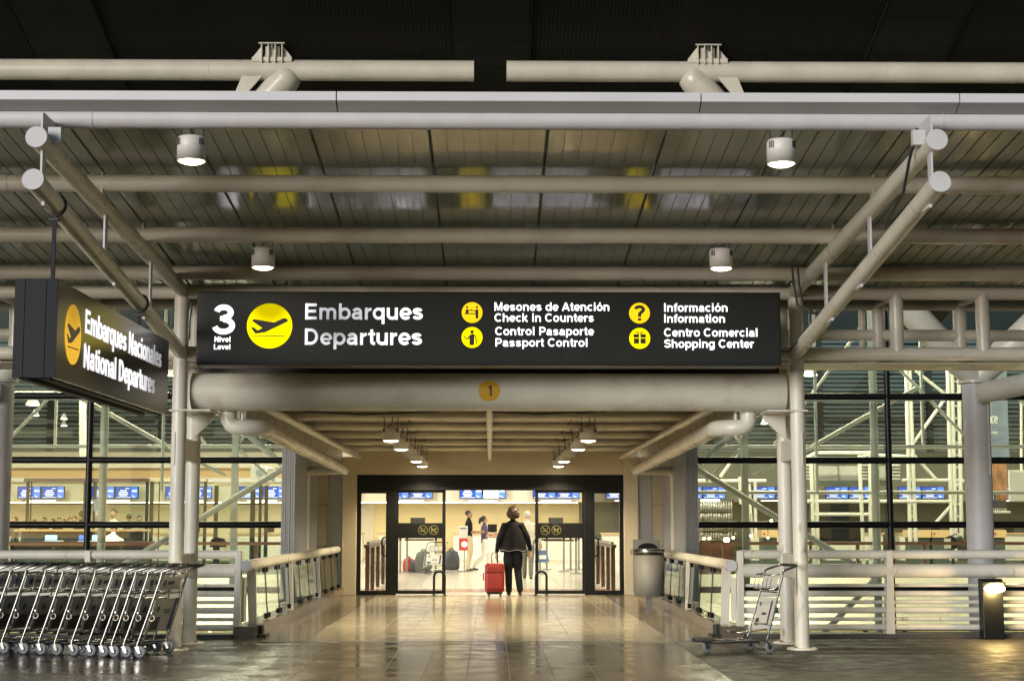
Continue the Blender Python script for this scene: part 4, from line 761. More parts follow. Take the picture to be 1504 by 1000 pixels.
for i, k in enumerate(range(-7, 8)):
    x = -.33 + k * 2.83; t = thing('check_in_counter', 'cream check in counter under the monitors ' + names[i], 'counter', (x, 61.5, 0), 'check in counters')
    MB().box(x - 1.1, x + 1.1, 61.2, 61.9, 0, .98).build('front', 'cream', t, .01); MB().box(x - 1.15, x + 1.15, 61.1, 62.0, .98, 1.04).build('top', 'tan_band', t); MB().box(x + .2, x + .55, 61.5, 61.54, 1.06, 1.36).build('screen', 'black', t); MB().box(x + .35, x + .40, 61.5, 61.54, 1.03, 1.1).build('screen_foot', 'black', t)
# hall ceiling lights (above the picture) that light the interior
HP = 560
for i, x in enumerate((-20, -7, 7, 20)):
    for j, y in enumerate((38, 52)):
        t = thing('hall_ceiling_light', 'wide warm hall ceiling light in row %s, bay %s from the service desks' % (('one', 'two')[j], ('one', 'two', 'three', 'four')[i]), 'ceiling light', (x, y, 8.6), 'hall ceiling lights')
        MB().box(x - 2.2, x + 2.2, y - 1.2, y + 1.2, 8.62, 8.75).build('housing', 'white', t); MB().box(x - 2.1, x + 2.1, y - 1.1, y + 1.1, 8.60, 8.62).build('diffuser', 'hall_glow', t)
        for e in (-1, 1): MB().tube((x + e * 1.8, y, 8.75), (x + e * 1.8, y, 10.3), .02, 6).build('rod', 'cable', t)
        L = bpy.data.lights.new('hall_lamp', 'AREA'); L.shape = 'RECTANGLE'; L.size = 4; L.size_y = 2.1; L.energy = HP; L.color = (1, .91, .70)
        lo = bpy.data.objects.new('lamp', L); col.objects.link(lo); lo.parent = t; lo.location = (0, 0, -.02)
for s in (-1, 1):
    for i, x in enumerate((7, 16)):
        t = thing('gallery_fill_light', 'added fill light hung unseen in the void behind the facade, %s %s the entrance' % ('desk side' if s < 0 else 'bar side', ('near', 'far from')[i]), 'ceiling light', (s * x, 31.5, 5.2), 'added gallery fill lights')  # unseen strips added to brighten the void and the gallery edge
        MB().box(s * x - 2, s * x + 2, 31.4, 31.6, 6.0, 6.1).build('housing', 'white', t); MB().tube((s * x, 31.5, 6.1), (s * x, 31.5, 10.3), .02, 6).build('rod', 'cable', t); MB().box(s * x - 1.9, s * x + 1.9, 31.42, 31.58, 5.98, 6.0).build('diffuser', 'hall_glow', t)
        L = bpy.data.lights.new('gallery_fill_lamp', 'AREA'); L.shape = 'RECTANGLE'; L.size = 3.8; L.size_y = .3; L.energy = 330; L.color = (1, .9, .66)
        lo = bpy.data.objects.new('lamp', L); col.objects.link(lo); lo.parent = t; lo.location = (0, 0, .75); lo.rotation_euler = (R(35), 0, 0)
    for i, x in enumerate((6, 13)):
        t = thing('edge_fill_light', 'added warm fill light hidden below the gallery edge, %s, %s the entrance' % ('under the service desks' if s < 0 else 'under the bar', ('near', 'far from')[i]), 'ceiling light', (s * x, 33.2, -1.5), 'added edge fill lights')  # hidden uplights added only to brighten the gallery edge from below
        MB().box(s * x - 1.5, s * x + 1.5, 33.0, 33.25, -1.62, -1.5).build('housing', 'white', t); MB().box(s * x - 1.4, s * x + 1.4, 33.05, 33.2, -1.5, -1.48).build('diffuser', 'hall_glow', t); MB().box(s * x - .03, s * x + .03, 33.2, 34.9, -1.62, -1.56).build('bracket', 'white', t); MB().box(s * x - .03, s * x + .03, 34.8, 34.9, -1.6, -.7).build('bracket', 'white', t)
        L = bpy.data.lights.new('edge_fill_lamp', 'AREA'); L.shape = 'RECTANGLE'; L.size = 2.8; L.size_y = .3; L.energy = 50; L.color = (1, .90, .66)
        lo = bpy.data.objects.new('lamp', L); col.objects.link(lo); lo.parent = t; lo.location = (0, 0, .06); lo.rotation_euler = (R(130), 0, 0)
# small high bay lamps seen through the glass
Cc = Vector((.035, 0, 1.4)); 
def seen(px, py, Y):   # where a point noted in the photograph stands at distance Y
    yaw, p = R(.707), math.atan(268 / 2350); Fv = Vector((math.sin(yaw) * math.cos(p), math.cos(yaw) * math.cos(p), math.sin(p))); Rv = Vector((math.cos(yaw), -math.sin(yaw), 0)); Uv = Rv.cross(Fv)
    d = Fv + Rv * ((px - 752) / 2350) + Uv * ((500 - py) / 2350); return Cc + d * (Y / d.y)
for px, py, Y, r, w in ((48, 594, 40, .17, 'nearest the tall column'), (52, 610, 52, .12, 'behind the one by the tall column'), (94, 615, 58, .12, 'upper of two close together'), (94, 625, 62, .12, 'lower of two close together'), (1190, 551, 38, .17, 'beside the paired columns'), (1123, 622, 55, .13, 'over the bar'), (249, 551, 36, .12, 'just past the hanging sign')):
    p = seen(px, py, Y); t = thing('high_bay_lamp', 'small round hall lamp glowing behind the facade, ' + w, 'lamp', p, 'high bay lamps')
    MB().lathe([(r, 0), (r, .02), (r * .5, .16), (.03, .2)], p, 18).build('shade', 'lamp_white', t); MB().lathe([(r * .93, -.012), (r * .93, -.004)], p, 18).build('lens', 'hall_glow', t); MB().tube(p + Vector((0, 0, .2)), (p.x, p.y, 10.3), .012, 6).build('rod', 'cable', t)
# inner balustrades: bridge sides and gallery edge, brown handrail on glass
for s in (-1, 1):
    t = thing('inner_balustrade', 'brown railed glass balustrade inside the doors on the %s side' % ('red suitcase' if s < 0 else 'litter bin'), 'railing', (s * 2.6, 36, 0), 'inner balustrades')
    MB().box(s * 2.5 - .05, s * 2.5 + .05, 32.6, 40, .90, .97).build('handrail', 'brown_wood', t); MB().tube((s * 2.47, 32.6, 1.0), (s * 2.47, 40, 1.0), .03, 10).build('top_tube', 'chrome', t)
    for y in (32.9, 34.3, 35.9, 37.6, 39.6): MB().box(s * 2.5 - .04, s * 2.5 + .04, y - .07, y + .07, 0, .90).build('post', 'brown_wood', t)
    for y0, y1 in ((33.0, 34.2), (34.4, 35.8), (36.0, 37.5), (37.7, 39.5)): MB().box(s * 2.5 - .006, s * 2.5 + .006, y0, y1, .12, .88).build('pane', 'clear_glass', t)
    t = thing('gallery_balustrade', 'long brown topped glass balustrade of the gallery %s' % ('under the service desks' if s < 0 else 'in front of the bar'), 'railing', (s * 12, 34.85, .3), 'gallery balustrades')
    MB().box(*sorted((s * 3.3, s * 24)), 34.78, 34.92, .93, 1.0).build('handrail', 'brown_wood', t)
    for i in range(14): x = 3.6 + i * 1.45; MB().box(s * x - .03, s * x + .03, 34.8, 34.9, .30, .93).build('post', 'brown_wood', t); MB().box(*sorted((s * (x + .05), s * (x + 1.40))), 34.845, 34.857, .32, .91).build('pane', 'clear_glass', t)
# service desks behind the left facade
P = lambda px, py, Y: seen(px, py, Y)
def pbox(mb, x0, y0, x1, y1, Y, dep): a, c = P(x0, y1, Y), P(x1, y0, Y); mb.box(min(a.x, c.x), max(a.x, c.x), Y, Y + dep, min(a.z, c.z), max(a.z, c.z)); return mb
t = thing('service_desk', 'long dark desk with brown top behind the facade glass', 'desk', (-9.5, 35.6, 0))
pbox(MB(), 20, 795, 215, 803, 35.5, .9).build('top', 'brown_wood', t); pbox(MB(), 24, 803, 212, 850, 35.7, .6).build('front', 'hall_dark', t); pbox(MB(), 20, 777, 215, 780, 37.2, .5).build('shelf', 'tan_band', t); pbox(MB(), 30, 780, 210, 806, 37.6, .1).build('back_panel', 'hall_dark', t)
for i, (px, w, lab) in enumerate(((75, 18, 'open laptop with a pale blue screen on the service desk'), (122, 13, 'small monitor with a blue screen behind the black mullion'), (139, 8, 'small glowing screen beside the black mullion'))):
    t = thing('desk_screen', lab, 'screen', P(px, 796, 36)); pbox(MB(), px - w / 2 - 1, 784.5, px + w / 2 + 1, 794, 36.0, .04).build('shell', 'black', t); pbox(MB(), px - w / 2, 785.5, px + w / 2, 793, 35.985, .01).build('screen', 'laptop' if i != 1 else 'screen_mid', t); pbox(MB(), px - w / 2 - 2, 794, px + w / 2 + 2, 796.5, 35.6, .45).build('base', 'white', t)
t = thing('info_kiosk', 'narrow grey information board beside the black mullion', 'information board', P(141, 840, 37.5)); pbox(MB(), 137, 733, 146, 750, 37.4, .1).build('head', 'banner', t); pbox(MB(), 137, 750, 146, 852, 37.4, .1).build('panel', 'ad_white', t)
for i in range(4): pbox(MB(), 139, 757 + i * 2.4, 145, 758.3 + i * 2.4, 37.395, .004).build('text_line', 'ad_dark', t)
# dark framed glass partitions
def partition(x0, x1, mids, Y, label, y0=706, y1=853):
    t = thing('glass_partition', label, 'partition', P((x0 + x1) / 2, y1, Y), 'dark framed partitions')
    for x, w in [(x0, 8), (x1, 7)] + [(m_, w_) for m_, w_ in mids]: pbox(MB(), x - w / 2, y0, x + w / 2, y1, Y, .12).build('post', 'dark_frame', t)
    pbox(MB(), x0 - 3, y0 - 4, x1 + 3, y0 + 1, Y - .06, .24).build('head', 'brown_wood' if x0 < 200 else 'tan_panel', t); pbox(MB(), x0, 738, x1, 741, Y, .08).build('transom', 'dark_frame', t); pbox(MB(), x0, y0, x1, y1, Y + .05, .01).build('pane', 'clear_glass', t)
partition(38, 122, [(43, 5)], 40, 'dark framed glass partition around the waiting queue'); partition(137, 214, [], 40.2, 'dark framed glass partition behind the seated clerk'); partition(221, 300, [(232, 4)], 40.6, 'dark framed glass partition behind the white portal column')
partition(316, 390, [(342, 8), (370, 9), (381, 6)], 38.5, 'dark framed glass partition beside the leaning brace tube', 712, 848)
t = thing('office_chair', 'black rounded office chair back behind the fence end', 'chair', P(320, 845, 37)); b = MB(); pts = [(308, 803), (308, 796), (312, 790.5), (320, 789), (328, 790.5), (332, 796), (332, 803)]; a = [P(x, y, 37) for x, y in pts]; b.prism(a, (0, .08, 0)); b.build('backrest', 'black', t); MB().tube((P(320, 803, 37).x, 37.04, P(320, 803, 37).z), (P(320, 803, 37).x, 37.04, .06), .03, 8).build('stem', 'black', t); MB().lathe([(.24, .02), (.22, .05), (.03, .09)], (P(320, 803, 37).x, 37.04, 0), 12).build('base', 'black', t); MB().box(P(320, 803, 37).x - .22, P(320, 803, 37).x + .22, 36.85, 37.25, .43, .5).build('seat', 'black', t)
# tall cream pier with an angled sign box near the entrance, soffit lights
t = thing('shop_sign_box', 'cream angled sign box above the glass partition by the entrance', 'sign', P(385, 708, 42)); MB().prism([P(368, 682, 42), P(393, 687, 40.5), P(393, 706, 40.5), P(368, 704, 42)], (.15, .3, 0)).build('box', 'ad_white', t); b = MB(); a = [P(376, 689, 41.4) + Vector((0, -.03, 0)), P(384, 691, 40.9) + Vector((0, -.03, 0)), P(384, 698, 40.9) + Vector((0, -.03, 0)), P(376, 697, 41.4) + Vector((0, -.03, 0))]; b.add(a, [(3, 2, 1, 0)]).build('emblem', 'banner', t)
# right side: white steel portal frame, lattice masts, ad panels, bar, banner
t = thing('tube_portal_frame', 'white tubular portal frame carrying light boxes behind the facade', 'steel frame', P(1238, 850, 36.5))
def ln(p, q, Y, r, nm, m='white_steel', Y2=None): return MB().tube(P(p[0], p[1], Y), P(q[0], q[1], Y2 or Y), r, 10).build(nm, m, t)
for a, c in (((1191, 672), (1197, 852)), ((1198, 665), (1202, 852)), ((1262, 668), (1270, 852)), ((1278, 665), (1279, 852))): ln(a, c, 36.5, .045, 'upright')
for a, c in (((1185, 672), (1198, 665)), ((1198, 665), (1280, 665)), ((1262, 672), (1280, 665)), ((1194, 755), (1278, 755)), ((1186, 736), (1345, 736)), ((1280, 668), (1330, 670))): ln(a, c, 36.5, .04, 'crossbar')
for x in (1187, 1272, 1316):
    for k in range(5): ln((x - 6, 683 + k * 5), (x + 6, 683 + k * 5), 37, .018, 'rung')
for x0, x1 in ((1201, 1230), (1234, 1262), (1283, 1300)): pbox(MB(), x0, 684, x1, 705, 37.4, .2).build('light_box', 'ad_white', t)
pbox(MB(), 1200, 705, 1310, 712, 37.3, .4).build('beam', 'hall_dark', t)
pbox(MB(), 1204, 742, 1268, 795, 38, 1.2).build('dark_booth', 'black', t)
t = thing('lattice_tower', 'white lattice masts with crossed braces beside the branching column', 'steel frame', P(1370, 850, 38))
for a, c in (((1331, 540), (1337, 795)), ((1336, 540), (1345, 795)), ((1392, 540), (1398, 795)), ((1398, 540), (1404, 795)), ((1408, 540), (1412, 795))): ln(a, c, 38, .05, 'upright')
for a, c in (((1345, 545), (1390, 580)), ((1342, 650), (1392, 580)), ((1342, 668), (1376, 705)), ((1325, 705), (1415, 705)), ((1186, 657), (1420, 657)), ((1372, 770), (1402, 737)), ((1325, 736), (1404, 736)), ((1400, 716), (1416, 705))): ln(a, c, 38, .04, 'brace')
for k in range(12): ln((1334 + k * .2, 560 + k * 18), (1340 + k * .3, 560 + k * 18), 38, .025, 'rung'); ln((1395 + k * .3, 560 + k * 18), (1409 + k * .3, 560 + k * 18), 38, .025, 'rung')
t = thing('lattice_mast', 'thin white lattice mast behind the bar near the entrance', 'steel frame', P(1105, 850, 38))
for a, c in (((1100, 710), (1105, 800)), ((1109, 706), (1110, 800)), ((1025, 706), (1125, 706)), ((1058, 700), (1087, 660)), ((1086, 700), (1088, 740))): ln(a, c, 38, .04, 'tube')
t = thing('lattice_mast', 'white paired tube mast beyond the hanging sign', 'steel frame', P(120, 850, 33))
for a, c in (((119, 540), (119, 674)), ((124, 540), (124, 674)), ((20, 577), (95, 577))): ln(a, c, 33, .04, 'tube')
t = thing('hanging_banner', 'tall grey blue banner with white lettering behind the branching column', 'banner', P(1462, 745, 37.6))
pbox(MB(), 1446, 540, 1478, 672, 37.6, .02).build('upper_sheet', 'banner', t); pbox(MB(), 1446, 672, 1478, 735, 37.6, .02).build('picture', 'banner_orange', t); pbox(MB(), 1446, 735, 1478, 746, 37.6, .02).build('lower_sheet', 'banner_dark', t)
bn = lambda u, v, d: (u, 37.595 - d, v)
a = P(1444, 622, 37.6); lettering('lettering', 'place', a.x, a.z, P(1465, 622, 37.6).x - a.x, P(1465, 606, 37.6).z - a.z, bn, 'print_white', t)
a = P(1445, 637, 37.6); lettering('lettering', 'en cada lugar', a.x, a.z, P(1465, 622, 37.6).x - a.x, .07, bn, 'print_white', t)
a = P(1444, 663, 37.6); lettering('lettering', 'Duty Free', a.x, a.z, P(1465, 622, 37.6).x - a.x, .09, bn, 'print_white', t) if False else None
a = P(1452, 735, 37.6); pbox(MB(), 1450, 722, 1462, 740, 37.585, .01).build('label_patch', 'ad_blue', t); lettering('lettering', 'SCL', P(1451.5, 730, 37.6).x, P(1451.5, 733, 37.6).z, P(1461, 730, 37.6).x - P(1451.5, 730, 37.6).x, .1, lambda u, v, d: (u, 37.582 - d, v), 'print_white', t)
for k in range(8): pbox(MB(), 1456 + k * 3, 746, 1457 + k * 3, 751, 37.6, .02).build('lacing', 'print_white', t)
MB().tube(P(1446, 752, 37.6), P(1484, 752, 37.6), .03, 8).build('lower_bar', 'white_steel', t)
t = thing('advert_panel', 'plain cream advert panel beyond the banner', 'advert panel', P(1500, 735, 36.8)); pbox(MB(), 1484, 690, 1530, 736, 36.8, .12).build('panel', 'ad_white', t, .01); MB().tube(P(1500, 690, 36.9), P(1500, 560, 36.9), .03, 8).build('hanger', 'white_steel', t); pbox(MB(), 1488, 690, 1526, 693, 36.78, .02).build('trim', 'white_steel', t)
# bar with glinting bottles and lamps
t = thing('bar_counter', 'dark bar with glinting back shelf behind the facade', 'bar', P(1052, 840, 37.5)); pbox(MB(), 1026, 797, 1078, 852, 37.5, .5).build('counter', 'brown_wood', t); pbox(MB(), 1028, 732, 1078, 852, 39.4, .1).build('back_panel', 'hall_dark', t); pbox(MB(), 1030, 733, 1057, 736, 39.1, .15).build('light_strip', 'tube_glow', t)
for k in range(4): pbox(MB(), 1028, 750 + k * 14, 1077, 751 + k * 14, 39.1, .3).build('shelf', 'chrome', t)
for k in range(3): pbox(MB(), 1076 - k * 24, 733, 1078 - k * 24, 800, 39.2, .1).build('shelf_post', 'brown_wood', t)
bot = None
for k in range(4):
    for i in range(13):
        p = P(1030 + i * 3.7, 750 + k * 14, 39.2)
        if bot is None: b = MB(); b.lathe([(.035, 0), (.04, .02), (.04, .14), (.014, .19), (.014, .24)], p, 8); bot = tag(b.build('bottle', 'chrome'), 'small glinting bottle standing on the bar back shelf', 'bottle', 'bottles behind the bar'); bot.location = p; b0 = p
        else: o = bot.copy(); col.objects.link(o); o.location = p
for i, (px, py, r) in enumerate(((1067, 792, .07), (1034, 790, .03), (1042, 790, .03), (1077, 789, .03), (1103, 786, .03), (1128, 789, .025), (1133, 764, .03))):
    p = P(px, py, 37.2); t = thing('bar_lamp', 'tiny glowing bar lamp ' + ('shining brightest over the bar rail', 'first in the dim pair by the entrance pilaster', 'second in the dim pair by the entrance pilaster', 'close beside the brightest one', 'in front of the white mast', 'just before the paired columns', 'high before the paired columns')[i], 'lamp', p, 'bar lamps')
    MB().sphere(p, r, r, r, 10, 6).build('bulb', 'spark', t); MB().tube(p + Vector((0, 0, r * .8)), p + Vector((0, 0, .5)), .008, 6).build('rod', 'cable', t); MB().lathe([(r * 1.3, 0), (r * .4, r)], p + Vector((0, 0, r * .5)), 10).build('shade', 'black', t)
for i, (x0, x1, y0) in enumerate(((1119, 1143, 778), (1337, 1367, 778), (1369, 1395, 778), (1458, 1478, 778))):
    t = thing('tan_desk', ('tan desk box before the paired columns', 'tan desk box behind the white lattice masts', 'tan desk box beside the dark round lamp', 'tan desk box under the banner')[i], 'desk', P((x0 + x1) / 2, 845, 44), 'tan desks'); pbox(MB(), x0, y0, x1, 789, 44, .8).build('top_box', 'tan_band', t); pbox(MB(), x0 + 2, 789, x1 - 2, 845, 44.1, .6).build('body', 'hall_dark', t); pbox(MB(), x0 + 2, y0 + 4, x0 + 5, y0 + 7, 43.99, .01).build('mark', 'red_print', t)
p = P(1399, 797, 36); t = thing('spot_lamp', 'dark round theatre lamp on a stand behind the gallery rail', 'lamp', (p.x, 36, 0)); MB().tube((p.x - .1, 35.8, p.z), (p.x + .15, 36.2, p.z + .05), .16, 18).build('head', 'black', t); MB().tube((p.x, 36, p.z), (p.x, 36, .02), .03, 8).build('stand', 'black', t); MB().lathe([(.25, 0), (.25, .03)], (p.x, 36, 0), 14).build('base', 'black', t); MB().box(p.x - .26, p.x - .12, 35.7, 35.75, p.z - .12, p.z + .1).build('barn_door', 'ad_white', t)
# notice stand, queue posts, bags beyond the doors
p = P(681, 812, 47); t = thing('notice_stand', 'white and red notice board on a thin stand beyond the doors', 'notice', (p.x, 47, 0)); pbox(MB(), 674, 772, 687, 790, 47, .02).build('white_sheet', 'ad_white', t); pbox(MB(), 674, 790, 687, 808, 47, .02).build('red_sheet', 'red_print', t); b = MB(); c = P(682, 799, 46.99); plate(b, disc((c.x, c.z), .09), lambda u, v, d: (u, 46.995 - d, v), 0, .004); b.build('emblem', 'print_white', t); MB().tube((c.x, 47.03, .02), (c.x, 47.03, c.z - .05), .018, 8).build('pole', 'steel', t); MB().lathe([(.2, 0), (.2, .02)], (c.x, 47.03, 0), 14).build('foot', 'steel', t); pbox(MB(), 676, 775, 685, 776.5, 46.995, .004).build('text_line', 'ad_dark', t)
prev = None
for i, (px, Y) in enumerate(((588, 46), (598, 46), (640, 46.5), (651, 46.5), (793, 45), (803, 49), (828, 47), (838, 49), (846, 45), (850, 49), (880, 44))):
    x = P(px, 800, Y).x; t = thing('queue_post', 'steel queue post with black belt head, ' + ('first by the fixed pane', 'second by the fixed pane', 'beside the stroller', 'at the open doorway edge', 'behind the far door leaf stile', 'under the pet ban symbol', 'in the middle of the far leaf', 'second from the far leaf edge', 'at the far leaf edge', 'behind the far leaf edge', 'by the inner balustrade')[i], 'queue post', (x, Y, 0), 'queue posts')
    MB().tube((x, Y, .02), (x, Y, .92), .03, 10).build('pole', 'steel', t); MB().lathe([(.16, 0), (.16, .015), (.03, .03)], (x, Y, 0), 14).build('foot', 'steel', t); MB().lathe([(.036, .90), (.036, .98)], (x, Y, 0), 10).build('head', 'black', t)
    if i in (2, 4, 6, 8): MB().box(x - .9, x - .05, Y - .01, Y + .01, .90, .95).build('belt', 'black', t)
def bag(px, py, Y, w, h, m, label, kind):
    p = P(px, py, Y); t = thing('travel_bag', label, kind, (p.x, Y, 0)); b = MB(); b.lathe([(w * .42, .0), (w * .5, .05), (w * .5, h * .6), (w * .38, h * .9), (w * .12, h)], (p.x, Y, 0), 16); b.build('body', m, t); MB().path(arc((p.x, Y, h * .93), w * .16, 0, 180, 8), .015, 6).build('handle', 'black', t); MB().box(p.x - w * .3, p.x + w * .3, Y - w * .53, Y - w * .4, h * .15, h * .5).build('pocket', m, t, .02)
bag(663, 812, 49, .5, .6, 'grey_bag', 'blue grey backpack standing on the floor beyond the doors', 'backpack'); bag(600, 822, 46.6, .34, .42, 'red_print', 'small red bag on the floor behind the fixed pane', 'bag'); bag(613, 822, 46.4, .4, .38, 'grey_bag', 'round grey bag behind the door leaf', 'bag'); bag(622, 823, 46.2, .5, .62, 'cloth_grey', 'dark duffel bag behind the door leaf', 'bag')
c = clone(lone); c.scale = (.9, .9, .9); p = P(637, 826, 45.5); c.location = (p.x, 45.5, 0); c.rotation_euler = (0, 0, R(250)); c['label'] = 'baggage cart standing inside the hall behind the door leaf'

# ================================================================== PEOPLE
def figure(name, label, loc, yaw, H, ch, mats, voxel=.016, extra=None, cat='person', group=None):
    """ch: list of (material index, [(x, y, z, rx, ry)]) chains for a 1.70 m figure facing +y; one continuous remeshed body"""
    b = MB(); segs = []
    for mi_, pts in ch:
        P_ = [Vector(p[:3]) for p in pts]; k = len(P_); n = 14; V = []
        for i in range(k):
            d = (P_[min(i + 1, k - 1)] - P_[max(i - 1, 0)]).normalized()
            if abs(d.z) > .55: a = Vector((1, 0, 0)); c = Vector((0, 1, 0))
            elif abs(d.y) > .55: a = Vector((1, 0, 0)); c = Vector((0, 0, 1))
            else: a = Vector((0, 1, 0)); c = Vector((0, 0, 1))
            a = (a - d * a.dot(d)).normalized(); c = (c - d * c.dot(d) - a * c.dot(a)).normalized()
            for j in range(n): q = 2 * math.pi * j / n; V.append(P_[i] + a * (pts[i][3] * math.cos(q)) + c * (pts[i][4] * math.sin(q)))
        F = [(i * n + j, i * n + (j + 1) % n, (i + 1) * n + (j + 1) % n, (i + 1) * n + j) for i in range(k - 1) for j in range(n)]
        d0 = (P_[0] - P_[1]).normalized() * min(pts[0][3], pts[0][4]) * .6; d1 = (P_[-1] - P_[-2]).normalized() * min(pts[-1][3], pts[-1][4]) * .6
        V += [P_[0] + d0, P_[-1] + d1]; m0 = len(V) - 2
        F += [(m0, (j + 1) % n, j) for j in range(n)] + [(m0 + 1, (k - 1) * n + j, (k - 1) * n + (j + 1) % n) for j in range(n)]
        if (P_[1] - P_[0]).dot((V[n + 0] - V[0])) != 0: pass
        b.add(V, F, True)
        for i in range(k - 1): segs.append((mi_, np.array(P_[i]), np.array(P_[i + 1]), (pts[i][3] + pts[i][4]) / 2, (pts[i + 1][3] + pts[i + 1][4]) / 2))
    me = bpy.data.meshes.new('tmp'); me.from_pydata(b.v, [], b.f); me.update(); o = bpy.data.objects.new('tmp', me); col.objects.link(o)
    import bmesh
    bm = bmesh.new(); bm.from_mesh(me); bmesh.ops.recalc_face_normals(bm, faces=bm.faces[:]); bm.to_mesh(me); bm.free()
    md = o.modifiers.new('r', 'REMESH'); md.mode = 'VOXEL'; md.voxel_size = voxel; sm = o.modifiers.new('s', 'SMOOTH'); sm.iterations = 2; sm.factor = .5
    bpy.context.view_layer.update(); nm_ = bpy.data.meshes.new_from_object(o.evaluated_get(bpy.context.evaluated_depsgraph_get())); bpy.data.objects.remove(o); bpy.data.meshes.remove(me)
    nf = len(nm_.polygons); cen = np.empty(nf * 3); nm_.polygons.foreach_get('center', cen); cen = cen.reshape(-1, 3); best = np.full(nf, 1e9); idx = np.zeros(nf, dtype=np.int32)
    for mi_, p0, p1, r0, r1 in segs:
        d = p1 - p0; tt = np.clip(((cen - p0) @ d) / max(1e-9, d @ d), 0, 1); dist = np.linalg.norm(cen - (p0 + tt[:, None] * d), axis=1) / (r0 + (r1 - r0) * tt); w = dist < best; best[w] = dist[w]; idx[w] = mi_
    nm_.materials.clear()
    for q in mats: nm_.materials.append(M[q])
    nm_.polygons.foreach_set('material_index', idx); nm_.polygons.foreach_set('use_smooth', np.ones(nf, dtype=bool))
    root = thing(name, label, cat, loc, group); bo = bpy.data.objects.new('body', nm_); col.objects.link(bo); bo.parent = root; WL[bo] = Vector(loc); WL[root] = Vector((0, 0, 0))
    if extra: extra(root)
    root.rotation_euler = (0, 0, R(yaw)); s = H / 1.7; root.scale = (s, s, s); WL[root] = Vector(loc); return root
def body(arms, legs, top, lean=0.0, hip=.15, bust=.165, sleeve=None, fore=None, ar=1.0, lr=1.0, shx=.175):
    # material indices: 0 skin, 1 top, 2 trousers, 3 shoes ; arms/legs: dict side -> (elbow, wrist) / (knee, ankle)
    sl = 1 if sleeve is None else sleeve; fo = sl if fore is None else fore; L = lambda z: lean * max(0, (z - .95))
    ch = [(1, [(0, 0, .90, hip, .115), (0, L(1.05), 1.05, hip * .9, .10), (0, L(1.22), 1.22, bust, .115), (0, L(1.36), 1.36, bust * 1.08, .10), (0, L(1.43), 1.43, .11, .075)]),
          (0, [(0, L(1.43), 1.43, .05, .055), (0, L(1.5) + .01, 1.52, .048, .055)]),
          (0, [(0, L(1.5) + .025, 1.50, .045, .06), (0, L(1.55) + .025, 1.55, .066, .085), (0, L(1.61) + .01, 1.61, .075, .095), (0, L(1.66), 1.66, .066, .085), (0, L(1.69), 1.69, .03, .04)]),
          (0, [(0, L(1.6) + .095, 1.61, .012, .012), (0, L(1.6) + .118, 1.585, .015, .014)]), (2, [(-.09, 0, .92, .075, .09), (.09, 0, .92, .075, .09)])]
    for s, (kn, an) in legs.items():
        ch.append((2, [(s * .085, 0, .92, .088, .10), (s * .088 * .5 + kn[0] * .5, kn[1] * .5, (kn[2] + .92) / 2, .078 * lr, .088 * lr), (*kn, .056 * lr, .062 * lr), ((kn[0] + an[0]) / 2, (kn[1] + an[1]) / 2 - .015, (kn[2] + an[2]) / 2, .052 * lr, .058 * lr), (*an, .045 * lr, .052 * lr)]))
        ch.append((3, [(an[0], an[1] - .045, .04, .036, .038), (an[0], an[1] + .06, .04, .042, .036), (an[0] + s * .015, an[1] + .16, .03, .036, .026)]))
        ch.append((3, [(an[0], an[1], an[2] - .01, .04, .045), (an[0], an[1] + .01, .05, .038, .045)]))
    for s, (el, wr) in arms.items():
        sh = (s * shx, L(1.37), 1.37)
        ch.append((sl, [(*sh, .062 * ar, .062 * ar), ((sh[0] + el[0]) / 2, (sh[1] + el[1]) / 2, (sh[2] + el[2]) / 2, .052 * ar, .052 * ar), (*el, .044 * ar, .044 * ar)])); ch.append((fo, [(*el, .043 * ar, .043 * ar), ((el[0] + wr[0]) / 2, (el[1] + wr[1]) / 2, (el[2] + wr[2]) / 2, .038 * ar, .038 * ar), (*wr, .028 * ar, .028 * ar)]))
        for q in ('l', 'r'): ch.append((0, [(s * .072, L(1.6), 1.585, .012, .02), (s * .080, L(1.6), 1.62, .010, .02)]))
    return ch
def hand(root, wr, d, curl=(0, 0, 0), m='skin', flip=1):
    d = Vector(d).normalized(); c = Vector(curl) if Vector(curl).length else d.orthogonal(); c = (c - d * c.dot(d)).normalized(); sd = d.cross(c) * flip; w = Vector(wr); b = MB()
    b.path([w - d * .02, w + d * .03, w + d * .085], .03, 10, radii=[.026, .036, .036])
    for i, ln_ in enumerate((.072, .08, .075, .058)):
        r0 = w + d * .08 + sd * (-.027 + .018 * i); b.path([r0, r0 + d * ln_ * .45 + c * .008, r0 + d * ln_ * .75 + c * ln_ * .35, r0 + d * ln_ * .8 + c * ln_ * .7], .0088, 7)
    r0 = w + d * .03 - sd * .03; b.path([r0, r0 - sd * .022 + d * .025, r0 - sd * .02 + d * .05 + c * .02], .010, 7); return b.build('hand', m, root)
def hair(root, z, pts, m, jit=.10, lean=0):
    b = MB()
    for (x, y, zz, rx, ry, rz) in pts: b.sphere((x, y + lean, z + zz), rx, ry, rz, 18, 12, jit=jit)
    return b.build('hair', m, root)

